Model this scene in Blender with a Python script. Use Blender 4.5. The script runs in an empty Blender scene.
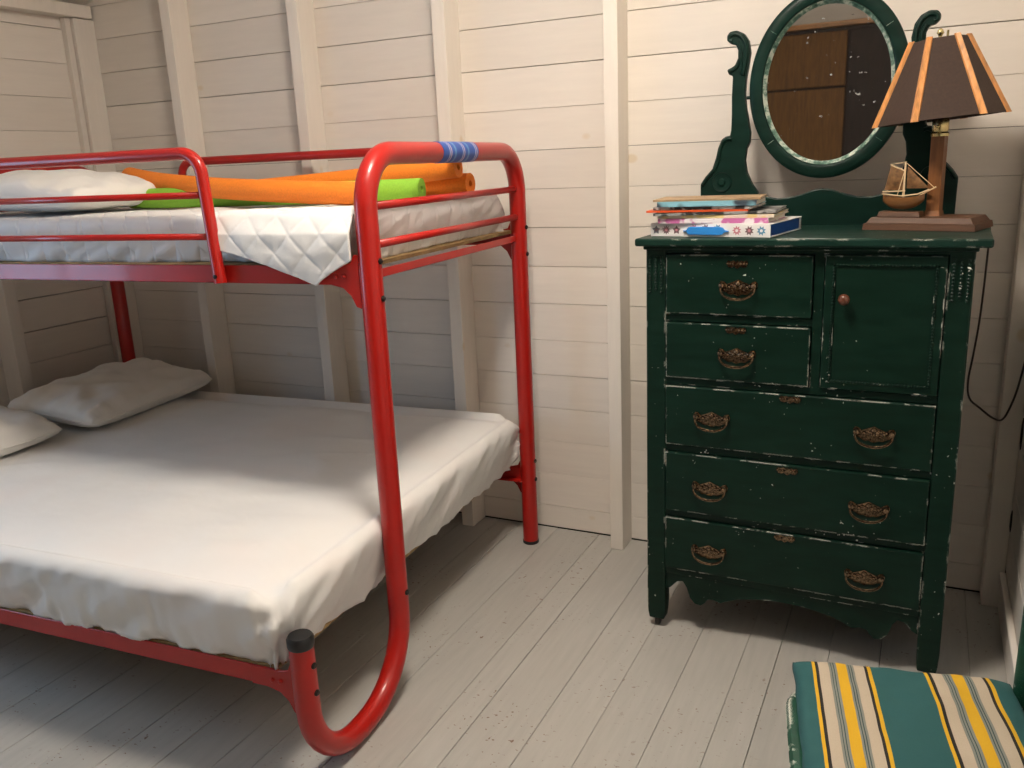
import bpy, bmesh, math, random
from mathutils import Vector, Matrix, noise
random.seed(7)
PI = math.pi
SC = bpy.context.scene
COL = SC.collection

# ------------------------------------------------------------------ camera
FPX = 860.0
CAM = Vector((0, 0, 1.43))
RIGHT = Vector((0.90181825, 0.43003424, -0.04236017))
DOWN = Vector((0.07062384, -0.24339252, -0.96735327))
FWD = Vector((-0.42630518, 0.86938520, -0.24986649))
cd = bpy.data.cameras.new('camera')
cd.sensor_width = 36.0
cd.lens = FPX / 1024 * 36.0
cd.clip_start = 0.02
cam = bpy.data.objects.new('camera', cd)
COL.objects.link(cam)
m = Matrix.Identity(4)
for i, v in enumerate((RIGHT, -DOWN, -FWD)):
    for r in range(3):
        m[r][i] = v[r]
m.translation = CAM
cam.matrix_world = m
SC.camera = cam

# ------------------------------------------------------------------ world, exposure, daylight portal
w = bpy.data.worlds.new('sky')
SC.world = w
w.use_nodes = True
bg = w.node_tree.nodes['Background']
bg.inputs[0].default_value = (0.42, 0.68, 1.0, 1)
bg.inputs[1].default_value = 9.0
SC.view_settings.view_transform = 'Standard'
SC.view_settings.look = 'None'
SC.view_settings.exposure = 0.0
SC.view_settings.gamma = 1.0
SC.view_settings.use_curve_mapping = False
BULB = Vector((-0.74, 1.45, 2.66))      # diffuser of the ceiling light
BULB_STRENGTH = 104.0
BULB_COLOR = (1.0, 0.89, 0.77, 1)

# ------------------------------------------------------------------ shader helpers
def newmat(name):
    mt = bpy.data.materials.new(name)
    mt.use_nodes = True
    nt = mt.node_tree
    return mt, nt, nt.nodes['Principled BSDF']

class NT:
    """small wrapper to write node graphs compactly"""
    def __init__(s, nt): s.nt = nt
    def n(s, t, **kw):
        nd = s.nt.nodes.new(t)
        for k, v in kw.items(): setattr(nd, k, v)
        return nd
    def link(s, a, b): s.nt.links.new(a, b)
    def val(s, sock, v):
        if hasattr(v, 'is_linked') or isinstance(v, bpy.types.NodeSocket): s.link(v, sock)
        else: sock.default_value = v
    def math(s, op, a, b=0.0, c=0.0, clamp=False):
        nd = s.n('ShaderNodeMath', operation=op, use_clamp=clamp)
        s.val(nd.inputs[0], a); s.val(nd.inputs[1], b); s.val(nd.inputs[2], c)
        return nd.outputs[0]
    def coord(s): return s.n('ShaderNodeTexCoord').outputs['Object']
    def mapping(s, vec, scale=(1, 1, 1), loc=(0, 0, 0), rot=(0, 0, 0)):
        nd = s.n('ShaderNodeMapping')
        s.link(vec, nd.inputs['Vector'])
        s.val(nd.inputs['Scale'], scale); s.val(nd.inputs['Location'], loc); s.val(nd.inputs['Rotation'], rot)
        return nd.outputs[0]
    def noise(s, vec, scale, detail=2.0, rough=0.5):
        nd = s.n('ShaderNodeTexNoise')
        s.link(vec, nd.inputs['Vector'])
        nd.inputs['Scale'].default_value = scale
        nd.inputs['Detail'].default_value = detail
        nd.inputs['Roughness'].default_value = rough
        return nd.outputs['Fac']
    def ramp(s, fac, stops, interp='LINEAR'):
        nd = s.n('ShaderNodeValToRGB')
        cr = nd.color_ramp
        cr.interpolation = interp
        while len(cr.elements) < len(stops): cr.elements.new(0.5)
        for e, (p, c) in zip(cr.elements, stops):
            e.position = p
            e.color = tuple(c) + (1,) if len(c) == 3 else c
        s.link(fac, nd.inputs[0])
        return nd.outputs[0]
    def step(s, fac, a, b):
        nd = s.n('ShaderNodeMapRange')
        s.link(fac, nd.inputs['Value'])
        nd.inputs['From Min'].default_value = a
        nd.inputs['From Max'].default_value = b
        return nd.outputs[0]
    def mix(s, fac, a, b, mode='MIX'):
        nd = s.n('ShaderNodeMix', data_type='RGBA', blend_type=mode)
        s.val(nd.inputs[0], fac)
        for sock, v in ((nd.inputs[6], a), (nd.inputs[7], b)):
            if isinstance(v, (tuple, list)): sock.default_value = tuple(v) + (1,) if len(v) == 3 else v
            else: s.link(v, sock)
        return nd.outputs[2]
    def bump(s, h, strength=0.3, dist=0.01):
        nd = s.n('ShaderNodeBump')
        nd.inputs['Strength'].default_value = strength
        nd.inputs['Distance'].default_value = dist
        s.link(h, nd.inputs['Height'])
        return nd.outputs[0]

def simple(name, col, rough=0.5, metal=0.0, var=0.12, vscale=20.0, bump=0.0, coat=0.0, spec=0.5, sheen=0.0):
    mt, nt, p = newmat(name)
    t = NT(nt)
    f = t.noise(t.coord(), vscale, 3)
    c2 = tuple(x * (1 - var) for x in col)
    c3 = tuple(min(1, x * (1 + var)) for x in col)
    t.link(t.ramp(f, [(0.3, c2), (0.7, c3)]), p.inputs['Base Color'])
    p.inputs['Roughness'].default_value = rough
    p.inputs['Metallic'].default_value = metal
    p.inputs['Coat Weight'].default_value = coat
    p.inputs['Coat Roughness'].default_value = 0.08
    p.inputs['Specular IOR Level'].default_value = spec
    if sheen: p.inputs['Sheen Weight'].default_value = sheen
    if bump: t.link(t.bump(f, bump, 0.004), p.inputs['Normal'])
    return mt

def plank_paint(name, base, along):
    """painted boards: slight tone per board, faint knots, soft grain along the board"""
    mt, nt, p = newmat(name)
    t = NT(nt)
    oi = t.n('ShaderNodeObjectInfo')
    co = t.coord()
    sc = [9.0, 9.0, 9.0]; sc[along] = 0.9
    off = t.n('ShaderNodeCombineXYZ')
    for i in range(3): t.link(t.math('MULTIPLY', oi.outputs['Random'], 17.0), off.inputs[i])
    g = t.noise(t.mapping(co, scale=tuple(sc), loc=off.outputs[0]), 5.0, 4, 0.6)
    big = t.noise(co, 1.7, 2)
    c = t.ramp(g, [(0.25, tuple(x * 0.93 for x in base)), (0.75, base)])
    c = t.mix(t.math('MULTIPLY', t.step(big, 0.35, 0.75), 0.35), c, (base[0] * 0.95, base[1] * 0.90, base[2] * 0.82))
    ks = [4.6, 4.6, 4.6]; ks[along] = 3.2
    vo = t.n('ShaderNodeTexVoronoi')
    t.link(t.mapping(co, scale=tuple(ks), loc=off.outputs[0]), vo.inputs['Vector'])
    vo.inputs['Scale'].default_value = 1.0
    ring = t.math('MULTIPLY', t.step(vo.outputs['Distance'], 0.085, 0.05), t.step(big, 0.36, 0.44))
    c = t.mix(t.math('MULTIPLY', ring, 0.6), c, (base[0] * 0.82, base[1] * 0.70, base[2] * 0.50))
    tone = t.math('ADD', 0.93, t.math('MULTIPLY', oi.outputs['Random'], 0.09))
    hs = t.n('ShaderNodeHueSaturation')
    t.link(tone, hs.inputs['Value']); t.link(c, hs.inputs['Color'])
    t.link(hs.outputs[0], p.inputs['Base Color'])
    p.inputs['Roughness'].default_value = 0.55
    t.link(t.bump(g, 0.25, 0.002), p.inputs['Normal'])
    return mt

def floor_paint():
    mt, nt, p = newmat('grey_floor_paint')
    t = NT(nt)
    oi = t.n('ShaderNodeObjectInfo')
    co = t.coord()
    g = t.noise(t.mapping(co, scale=(14, 1.2, 1)), 4.0, 4, 0.6)
    big = t.noise(co, 2.3, 3)
    base = (0.44, 0.43, 0.40)
    c = t.ramp(g, [(0.25, tuple(x * 0.9 for x in base)), (0.75, tuple(x * 1.04 for x in base))])
    c = t.mix(t.math('MULTIPLY', t.step(big, 0.4, 0.75), 0.3), c, (0.42, 0.385, 0.33))
    fl = t.noise(t.mapping(co, scale=(1.5, 0.8, 1), rot=(0, 0, 0.5)), 42.0, 2.5, 0.55)
    fl2 = t.noise(t.mapping(co, scale=(0.9, 1.6, 1), rot=(0, 0, -0.6), loc=(3, 7, 0)), 60.0, 2.0, 0.5)
    zone = t.step(t.noise(t.mapping(co, loc=(1.3, 2.1, 0)), 3.0, 2), 0.45, 0.62)
    chip = t.math('MAXIMUM', t.step(fl, 0.685, 0.70), t.math('MULTIPLY', t.step(fl2, 0.675, 0.69), 1.0))
    chip = t.math('MULTIPLY', chip, zone)
    c = t.mix(t.math('MULTIPLY', chip, 0.85), c, (0.16, 0.075, 0.035))
    tone = t.math('ADD', 0.95, t.math('MULTIPLY', oi.outputs['Random'], 0.08))
    hs = t.n('ShaderNodeHueSaturation')
    t.link(tone, hs.inputs['Value']); t.link(c, hs.inputs['Color'])
    t.link(hs.outputs[0], p.inputs['Base Color'])
    p.inputs['Roughness'].default_value = 0.42
    t.link(t.bump(t.math('SUBTRACT', g, chip), 0.25, 0.002), p.inputs['Normal'])
    return mt

def worn_green(name, edge=0.5, radius=0.004, fleck=0.71, col=(0.0032, 0.018, 0.011)):
    """dark green enamel, chipped to white on edges and in flecks"""
    mt, nt, p = newmat(name)
    t = NT(nt)
    co = t.coord()
    brush = t.noise(t.mapping(co, scale=(2, 8, 9)), 4.0, 3)
    c = t.ramp(brush, [(0.3, tuple(x * 0.8 for x in col)), (0.75, tuple(x * 1.3 for x in col))])
    bv = t.n('ShaderNodeBevel', samples=6)
    bv.inputs['Radius'].default_value = radius
    ge = t.n('ShaderNodeNewGeometry')
    dt = t.n('ShaderNodeVectorMath', operation='DOT_PRODUCT')
    t.link(bv.outputs[0], dt.inputs[0]); t.link(ge.outputs['Normal'], dt.inputs[1])
    em = t.step(dt.outputs['Value'], 0.985, 0.95)
    g1 = t.noise(co, 13.0, 3, 0.7)
    em = t.math('MULTIPLY', em, t.step(g1, edge, edge + 0.03))
    f1 = t.noise(co, 95.0, 2, 0.5)
    zone = t.step(t.noise(t.mapping(co, loc=(5, 2, 9)), 6.0, 2), 0.50, 0.56)
    fm = t.math('MULTIPLY', t.step(f1, fleck, fleck + 0.02), zone)
    mask = t.math('MAXIMUM', em, fm)
    c = t.mix(mask, c, (0.72, 0.71, 0.62))
    t.link(c, p.inputs['Base Color'])
    t.link(t.math('ADD', 0.27, t.math('MULTIPLY', brush, 0.2)), p.inputs['Roughness'])
    p.inputs["Specular IOR Level"].default_value = 0.2
    t.link(t.bump(t.math('SUBTRACT', brush, mask), 0.2, 0.002), p.inputs['Normal'])
    return mt

def wood(name, col, axis=0, rough=0.4, coat=0.3):
    mt, nt, p = newmat(name)
    t = NT(nt)
    s = [14.0, 14.0, 14.0]; s[axis] = 1.2
    g = t.noise(t.mapping(t.coord(), scale=tuple(s)), 6.0, 5, 0.6)
    t.link(t.ramp(g, [(0.25, tuple(x * 0.55 for x in col)), (0.55, col), (0.8, tuple(min(1, x * 1.25) for x in col))]), p.inputs['Base Color'])
    p.inputs['Roughness'].default_value = rough
    p.inputs['Coat Weight'].default_value = coat
    t.link(t.bump(g, 0.15, 0.002), p.inputs['Normal'])
    return mt

def cloth(name, col, scale=900.0, rough=0.85, quilt=None, blotch=None):
    mt, nt, p = newmat(name)
    t = NT(nt)
    co = t.coord()
    f = t.noise(co, scale, 1)
    big = t.noise(co, 5.0, 3)
    c = t.mix(t.step(big, 0.3, 0.7), tuple(x * 0.96 for x in col), col)
    if blotch:
        b = t.step(t.noise(t.mapping(co, loc=(2, 4, 1)), 3.0, 2), 0.5, 0.68)
        c = t.mix(t.math('MULTIPLY', b, 0.5), c, blotch)
    t.link(c, p.inputs['Base Color'])
    p.inputs['Roughness'].default_value = rough
    p.inputs['Sheen Weight'].default_value = 0.15
    h = t.math('MULTIPLY', f, 0.25)
    wr = t.noise(t.mapping(co, scale=(1, 1.6, 1)), 9.0, 3, 0.55)
    h = t.math('ADD', h, t.math('MULTIPLY', wr, 1.2))
    if quilt:
        sx = t.n('ShaderNodeSeparateXYZ'); t.link(co, sx.inputs[0])
        a = t.math('ADD', sx.outputs[0], sx.outputs[1]); b = t.math('SUBTRACT', sx.outputs[0], sx.outputs[1])
        k = PI / quilt
        q = t.math('MINIMUM', t.math('ABSOLUTE', t.math('SINE', t.math('MULTIPLY', a, k))), t.math('ABSOLUTE', t.math('SINE', t.math('MULTIPLY', b, k))))
        h = t.math('ADD', h, t.math('MULTIPLY', t.math('POWER', q, 0.4), 2.5))
    t.link(t.bump(h, 0.45, 0.004), p.inputs['Normal'])
    return mt

WALLC = (0.84, 0.785, 0.715)
M = dict(
    wall_x=plank_paint('cream_plank_paint_x', WALLC, 0),
    wall_y=plank_paint('cream_plank_paint_y', WALLC, 1),
    wall_z=plank_paint('cream_stud_paint', (0.85, 0.795, 0.72), 2),
    dark_gap=simple('dark_gap', (0.02, 0.016, 0.012), 0.9),
    ceiling=simple('ceiling_paint', (0.88, 0.85, 0.79), 0.7, var=0.04),
    floor=floor_paint(),
    red=simple('red_enamel', (0.40, 0.011, 0.007), 0.33, var=0.05, coat=0.25, spec=0.35),
    black=simple('black_plastic', (0.012, 0.012, 0.013), 0.35),
    bolt=simple('dark_bolt', (0.03, 0.025, 0.022), 0.35, metal=0.8),
    tape=None,
    gold=simple('base_board', (0.36, 0.24, 0.10), 0.6, var=0.3),
    sheet=cloth('white_sheet', (0.80, 0.79, 0.77), blotch=(0.80, 0.74, 0.71)),
    quilt=cloth('quilted_pad', (0.82, 0.81, 0.79), quilt=0.085),
    pad=cloth('quilted_pad_corner', (0.83, 0.82, 0.80)),
    pillow=cloth('pillow_cotton', (0.80, 0.78, 0.74), scale=500),
    orange=simple('orange_foam', (0.85, 0.22, 0.012), 0.75, var=0.08, vscale=200, bump=0.3),
    lime=simple('lime_foam', (0.24, 0.50, 0.035), 0.75, var=0.08, vscale=200, bump=0.3),
    foamhole=simple('foam_hole', (0.30, 0.09, 0.01), 0.9),
    green=worn_green('green_enamel', 0.57, 0.0045, 0.71),
    green_drawer=worn_green('green_enamel_drawer', 0.49, 0.004, 0.735),
    green_top=worn_green('green_enamel_top', 0.58, 0.006, 0.73, (0.006, 0.027, 0.019)),
    green_mirror=worn_green('green_enamel_mirror', 0.66, 0.003, 0.78, (0.004, 0.021, 0.015)),
    green_bead=worn_green('green_enamel_bead', 0.66, 0.002, 0.68),
    green_chair=worn_green('green_enamel_chair', 0.44, 0.010, 0.60, (0.010, 0.06, 0.035)),
    brass=simple('aged_brass', (0.19, 0.135, 0.085), 0.24, metal=1.0, var=0.9, vscale=160),
    brass_bright=simple('lamp_brass', (0.60, 0.50, 0.24), 0.25, metal=1.0, var=0.2, vscale=60),
    knob=wood('knob_wood', (0.13, 0.04, 0.018), 1, 0.35),
    caster=simple('caster_iron', (0.05, 0.04, 0.035), 0.5, metal=0.4),
    lampwood=wood('lamp_wood', (0.085, 0.032, 0.009), 0, 0.55, 0.0),
    lamppost=wood('lamp_post_wood', (0.22, 0.085, 0.024), 2, 0.4, 0.1),
    ribwood=wood('shade_rib_wood', (0.68, 0.30, 0.09), 2, 0.3),
    shade=simple('brown_shade', (0.042, 0.022, 0.014), 0.75, var=0.15, vscale=150, bump=0.1),
    sail=simple('straw_sail', (0.19, 0.095, 0.035), 0.8, var=0.4, vscale=80),
    hull=wood('ship_hull', (0.22, 0.10, 0.035), 0, 0.3),
    spar=simple('pale_spar', (0.74, 0.56, 0.34), 0.6),
    cord=simple('brown_cord', (0.035, 0.022, 0.014), 0.5),
    glass=None, lip=None, stripes=None,
)

# blue striped tape on the bed tube (stripes along the tube, local y)
mt, nt, p = newmat('blue_striped_tape'); t = NT(nt)
sx = t.n('ShaderNodeSeparateXYZ'); t.link(t.coord(), sx.inputs[0])
f = t.math('FRACT', t.math('MULTIPLY', sx.outputs[1], 11.5))
t.link(t.ramp(f, [(0, (0.02, 0.08, 0.36)), (0.40, (0.45, 0.48, 0.66)), (0.45, (0.03, 0.10, 0.40)), (0.52, (0.60, 0.45, 0.55)), (0.58, (0.02, 0.09, 0.38)), (0.80, (0.10, 0.26, 0.52)), (0.92, (0.03, 0.10, 0.40))], 'CONSTANT'), p.inputs['Base Color'])
p.inputs['Roughness'].default_value = 0.5
M['tape'] = mt
# old mirror glass
mt, nt, p = newmat('old_mirror_glass'); t = NT(nt)
co = t.coord()
sp = t.math('MULTIPLY', t.step(t.noise(co, 75.0, 2), 0.70, 0.72), t.step(t.noise(co, 8.0, 2), 0.45, 0.55))
sp2 = t.math('MULTIPLY', t.step(t.noise(t.mapping(co, loc=(3, 3, 3)), 30, 3), 0.70, 0.73), 0.5)
msk = t.math('MAXIMUM', sp, sp2)
t.link(t.mix(msk, (0.66, 0.66, 0.63), (0.45, 0.47, 0.45)), p.inputs['Base Color'])
t.link(t.math('SUBTRACT', 1.0, msk), p.inputs['Metallic'])
t.link(t.math('ADD', 0.02, t.math('MULTIPLY', msk, 0.5)), p.inputs['Roughness'])
M['glass'] = mt
# paint-worn inner lip of the mirror
mt, nt, p = newmat('worn_mirror_lip'); t = NT(nt)
n1 = t.noise(t.coord(), 38.0, 4, 0.65)
t.link(t.ramp(n1, [(0.36, (0.012, 0.055, 0.038)), (0.48, (0.12, 0.22, 0.17)), (0.58, (0.50, 0.55, 0.47))]), p.inputs['Base Color'])
p.inputs['Roughness'].default_value = 0.5
M['lip'] = mt
# striped canvas cushion, stripes across local x (0..1 over the cushion width)
CW = 0.38
mt, nt, p = newmat('striped_canvas'); t = NT(nt)
co = t.coord()
sx = t.n('ShaderNodeSeparateXYZ'); t.link(co, sx.inputs[0])
f = t.math('ADD', t.math('DIVIDE', sx.outputs[0], CW), 0.5)
TEAL, YEL, BLK, BEI, GRY = (0.016, 0.088, 0.090), (0.62, 0.36, 0.010), (0.012, 0.010, 0.008), (0.47, 0.39, 0.29), (0.20, 0.21, 0.18)
DK = (0.03, 0.06, 0.06)
band = [(0.0, YEL), (0.05, BLK), (0.10, BEI), (0.27, GRY), (0.305, DK), (0.32, GRY), (0.345, DK), (0.36, GRY), (0.40, YEL), (0.57, GRY), (0.60, DK), (0.615, GRY), (0.64, DK), (0.655, GRY), (0.69, BEI), (0.86, BLK), (0.91, YEL), (0.965, TEAL)]
r1 = t.ramp(t.math('DIVIDE', t.math('SUBTRACT', f, 0.085), 0.285, clamp=True), band, 'CONSTANT')
r2 = t.ramp(t.math('DIVIDE', t.math('SUBTRACT', f, 0.605), 0.30, clamp=True), band, 'CONSTANT')
in1 = t.math('MULTIPLY', t.math('GREATER_THAN', f, 0.085), t.math('LESS_THAN', f, 0.37))
in2 = t.math('MULTIPLY', t.math('GREATER_THAN', f, 0.605), t.math('LESS_THAN', f, 0.905))
c = t.mix(in1, TEAL, r1); c = t.mix(in2, c, r2)
wv = t.noise(co, 700, 1)
c = t.mix(0.12, c, t.ramp(wv, [(0.3, (0.2, 0.2, 0.2)), (0.7, (0.6, 0.6, 0.6))]), 'OVERLAY')
t.link(c, p.inputs['Base Color'])
p.inputs['Roughness'].default_value = 0.85
t.link(t.bump(wv, 0.25, 0.001), p.inputs['Normal'])
M['stripes'] = mt

# ------------------------------------------------------------------ mesh helpers
class MB:
    def __init__(s): s.v = []; s.f = []
    def add(s, vs, fs):
        o = len(s.v); s.v += [tuple(x) for x in vs]; s.f += [tuple(i + o for i in f) for f in fs]
        return s
    def box(s, x0, x1, y0, y1, z0, z1):
        return s.add([(x0, y0, z0), (x1, y0, z0), (x1, y1, z0), (x0, y1, z0), (x0, y0, z1), (x1, y0, z1), (x1, y1, z1), (x0, y1, z1)],
                     [(0, 3, 2, 1), (4, 5, 6, 7), (0, 1, 5, 4), (1, 2, 6, 5), (2, 3, 7, 6), (3, 0, 4, 7)])
    def tube(s, pts, r, n=12, cap=True, flat=None):
        pts = [Vector(p) for p in pts]
        rs = r if isinstance(r, (list, tuple)) else [r] * len(pts)
        T = []
        for i in range(len(pts)):
            a = pts[max(i - 1, 0)]; b = pts[min(i + 1, len(pts) - 1)]
            T.append((b - a).normalized())
        up = Vector((0, 0, 1)) if abs(T[0].z) < 0.9 else Vector((1, 0, 0))
        nrm = (up - T[0] * up.dot(T[0])).normalized()
        vs = []; fs = []
        for i, pnt in enumerate(pts):
            nrm = (nrm - T[i] * nrm.dot(T[i])).normalized()
            bi = T[i].cross(nrm)
            for k in range(n):
                a = 2 * PI * k / n
                vs.append(pnt + nrm * (rs[i] * math.cos(a)) + bi * (rs[i] * math.sin(a)))
        for i in range(len(pts) - 1):
            for k in range(n):
                k2 = (k + 1) % n
                fs.append((i * n + k, i * n + k2, (i + 1) * n + k2, (i + 1) * n + k))
        if cap:
            fs.append(tuple(range(n - 1, -1, -1)))
            o = (len(pts) - 1) * n
            fs.append(tuple(o + k for k in range(n)))
        return s.add(vs, fs)
    def lathe(s, prof, n=20, center=(0, 0, 0), axis='z'):
        vs = []; fs = []
        for (r, z) in prof:
            for k in range(n):
                a = 2 * PI * k / n
                q = (r * math.cos(a), r * math.sin(a), z)
                if axis == 'y': q = (q[0], q[2], q[1])
                if axis == 'x': q = (q[2], q[0], q[1])
                vs.append((q[0] + center[0], q[1] + center[1], q[2] + center[2]))
        for i in range(len(prof) - 1):
            for k in range(n):
                k2 = (k + 1) % n
                f = (i * n + k, i * n + k2, (i + 1) * n + k2, (i + 1) * n + k)
                fs.append(f if axis != 'y' else f[::-1])
        a = tuple(range(n)); b = tuple((len(prof) - 1) * n + k for k in range(n))
        fs.append(a[::-1] if axis != 'y' else a); fs.append(b if axis != 'y' else b[::-1])
        return s.add(vs, fs)
    def prism(s, outline, y0, y1):
        """outline in x,z (any order), extruded along y"""
        n = len(outline)
        ar = sum(outline[i][0] * outline[(i + 1) % n][1] - outline[(i + 1) % n][0] * outline[i][1] for i in range(n))
        if ar < 0: outline = outline[::-1]
        vs = [(x, y0, z) for x, z in outline] + [(x, y1, z) for x, z in outline]
        fs = [tuple(range(n)), tuple(range(2 * n - 1, n - 1, -1))]
        for i in range(n):
            j = (i + 1) % n
            fs.append((j, i, n + i, n + j))
        return s.add(vs, fs)
    def grid(s, P):
        nu = len(P); nv = len(P[0])
        vs = [q for row in P for q in row]
        fs = [(i * nv + j, (i + 1) * nv + j, (i + 1) * nv + j + 1, i * nv + j + 1) for i in range(nu - 1) for j in range(nv - 1)]
        return s.add(vs, fs)
    def build(s, name, mat, parent=None, bevel=0.0, smooth=False, segs=2, recalc=True, auto=None):
        me = bpy.data.meshes.new(name)
        bm = bmesh.new()
        bv = [bm.verts.new(v) for v in s.v]
        for f in s.f:
            try: bm.faces.new([bv[i] for i in f])
            except ValueError: pass
        if recalc: bmesh.ops.recalc_face_normals(bm, faces=bm.faces)
        if bevel:
            ed = [e for e in bm.edges if len(e.link_faces) == 2 and e.calc_face_angle(0) > 0.5]
            bmesh.ops.bevel(bm, geom=ed, offset=bevel, segments=segs, profile=0.5, affect='EDGES', clamp_overlap=True)
        bm.to_mesh(me); bm.free()
        me.materials.append(mat)
        if smooth:
            me.polygons.foreach_set('use_smooth', [True] * len(me.polygons))
            if auto:
                me.set_sharp_from_angle(angle=auto)
        o = bpy.data.objects.new(name, me)
        COL.objects.link(o)
        if parent: o.parent = parent
        return o

def fillet(pts, r, n=8):
    """round the corners of a polyline"""
    pts = [Vector(p) for p in pts]
    out = [pts[0]]
    for i in range(1, len(pts) - 1):
        rr = r[i - 1] if isinstance(r, (list, tuple)) else r
        a = (pts[i - 1] - pts[i]).normalized(); b = (pts[i + 1] - pts[i]).normalized()
        ang = a.angle(b)
        d = rr / math.tan(ang / 2)
        p0 = pts[i] + a * d; c = pts[i] + (a + b).normalized() * (rr / math.sin(ang / 2))
        u = p0 - c; v = (pts[i] + b * d) - c
        for k in range(n + 1):
            th = u.angle(v) * k / n
            ax = u.cross(v).normalized()
            out.append(c + Matrix.Rotation(th, 3, ax) @ u)
    out.append(pts[-1])
    return out

def tag(o, label, cat, group=None):
    o['label'] = label; o['category'] = cat
    if group: o['group'] = group
    return o
def struct(o, label=None):
    o['kind'] = 'structure'
    if label: o['label'] = label
    return o
def empty(name, loc=(0, 0, 0), rz=0.0, parent=None):
    o = bpy.data.objects.new(name, None)
    o.empty_display_size = 0.1
    COL.objects.link(o)
    o.location = loc; o.rotation_euler = (0, 0, rz)
    if parent: o.parent = parent
    return o
def copy(o, parent=None, loc=None):
    c = o.copy(); COL.objects.link(c)
    c.parent = parent if parent else o.parent
    if loc is not None: c.location = loc
    return c

# ------------------------------------------------------------------ the room
WY = 2.943          # back wall face
WXL = -3.50         # left wall face
WXR = 0.287         # right wall face
WYF = -1.70         # wall behind the camera
ZC = 3.05           # top of the boarded walls
def roof_z(x): return 2.19 + 0.21 * (x - WXL)
PZ = [0.0, 0.094, 0.232, 0.366, 0.500, 0.633, 0.768, 0.908, 1.048, 1.190, 1.330, 1.467, 1.610, 1.753, 1.897, 2.04, 2.18, 2.32, 2.46, 2.60, 2.74, 2.88, ZC]

wb = struct(MB().box(WXL - 0.1, WXR + 0.1, WY + 0.022, WY + 0.08, -0.06, ZC).build('wall_back', M['dark_gap']))
wl = struct(MB().box(WXL - 0.08, WXL - 0.022, 1.15, WY + 0.04, -0.06, ZC).build('wall_left', M['dark_gap']))
wr = struct(MB().box(WXR + 0.022, WXR + 0.08, WYF, WY + 0.04, -0.06, ZC).build('wall_right', M['dark_gap']))
for i in range(len(PZ) - 1):
    g0, g1 = random.choice((0.0004, 0.0008, 0.0015)), random.choice((0.0004, 0.0008, 0.0012))
    dy = random.uniform(-0.0015, 0.0015)
    MB().box(WXL, WXR + 0.02, WY + dy, WY + 0.022, PZ[i] + g0 + (0.004 if i == 0 else 0), PZ[i + 1] - g1).build('plank', M['wall_x'], wb, bevel=0.0009, segs=1)
    g0, g1 = random.choice((0.0005, 0.001, 0.0025)), random.choice((0.0004, 0.0012))
    zs = 0.035
    z0 = max(0.0, PZ[i] + zs) if i else 0.0; z1 = min(ZC, PZ[i + 1] + zs)
    if z1 - z0 > 0.01:
        MB().box(WXL - 0.022, WXL + dy, 1.15, WY, z0 + g0, z1 - g1).build('plank', M['wall_y'], wl, bevel=0.0009, segs=1)
    MB().box(WXR, WXR + 0.022, WYF, WY, max(0.001, PZ[i] + 0.03 * (i > 0)) , min(ZC, PZ[i + 1] + 0.03) - 0.0015).build('plank', M['wall_y'], wr, bevel=0.006, segs=2)
# dark holes where the stud meets the side wall boards
for (y, z, h) in ((2.87, 0.115, 0.034), (2.845, 0.30, 0.036), (2.815, 0.59, 0.05)):
    o = MB().lathe([(0.002, -0.003), (0.6, -0.003), (1.0, -0.001), (1.0, 0.001), (0.6, 0.003), (0.002, 0.003)], 14, axis='x').build('knot_hole', M['dark_gap'], wr)
    o.scale = (1, 0.014, h); o.location = (WXR - 0.0015, y, z)

# left wall beyond the bed: solid board wall with the window that lets daylight in
WIN_Y0, WIN_Y1, WIN_Z0, WIN_Z1 = 0.12, 0.98, 0.85, 1.75
lw = MB()
lw.box(WXL - 0.08, WXL, WYF, WIN_Y0, 0, ZC); lw.box(WXL - 0.08, WXL, WIN_Y1, 1.15, 0, ZC)
lw.box(WXL - 0.08, WXL, WIN_Y0, WIN_Y1, 0, WIN_Z0); lw.box(WXL - 0.08, WXL, WIN_Y0, WIN_Y1, WIN_Z1, ZC)
lw.build('board_panel', M['wall_y'], wl)
win = struct(MB().box(WXL - 0.07, WXL + 0.015, WIN_Y0 - 0.06, WIN_Y0, WIN_Z0 - 0.06, WIN_Z1 + 0.06).box(WXL - 0.07, WXL + 0.015, WIN_Y1, WIN_Y1 + 0.06, WIN_Z0 - 0.06, WIN_Z1 + 0.06)
             .box(WXL - 0.07, WXL + 0.015, WIN_Y0, WIN_Y1, WIN_Z1, WIN_Z1 + 0.06).box(WXL - 0.07, WXL + 0.03, WIN_Y0, WIN_Y1, WIN_Z0 - 0.06, WIN_Z0)
             .box(WXL - 0.05, WXL - 0.02, (WIN_Y0 + WIN_Y1) / 2 - 0.012, (WIN_Y0 + WIN_Y1) / 2 + 0.012, WIN_Z0, WIN_Z1).build('window_1', M['wall_z']))
gm, gnt, gp = newmat('window_glass'); t = NT(gnt)
tr = t.n('ShaderNodeBsdfTransparent'); gl = t.n('ShaderNodeBsdfGlossy'); gl.inputs['Roughness'].default_value = 0.02
mx = t.n('ShaderNodeMixShader'); mx.inputs[0].default_value = 0.08
t.link(tr.outputs[0], mx.inputs[1]); t.link(gl.outputs[0], mx.inputs[2])
t.link(mx.outputs[0], gnt.nodes['Material Output'].inputs['Surface'])
for k in range(2):
    ya = WIN_Y0 if k == 0 else (WIN_Y0 + WIN_Y1) / 2
    MB().box(WXL - 0.037, WXL - 0.033, ya, ya + (WIN_Y1 - WIN_Y0) / 2, WIN_Z0, WIN_Z1).build('pane', gm, win)
pd = bpy.data.lights.new('daylight_portal', 'AREA'); pd.shape = 'RECTANGLE'; pd.size = WIN_Y1 - WIN_Y0; pd.size_y = WIN_Z1 - WIN_Z0
pd.cycles.is_portal = True
po = bpy.data.objects.new('daylight_portal', pd); COL.objects.link(po)
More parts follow.
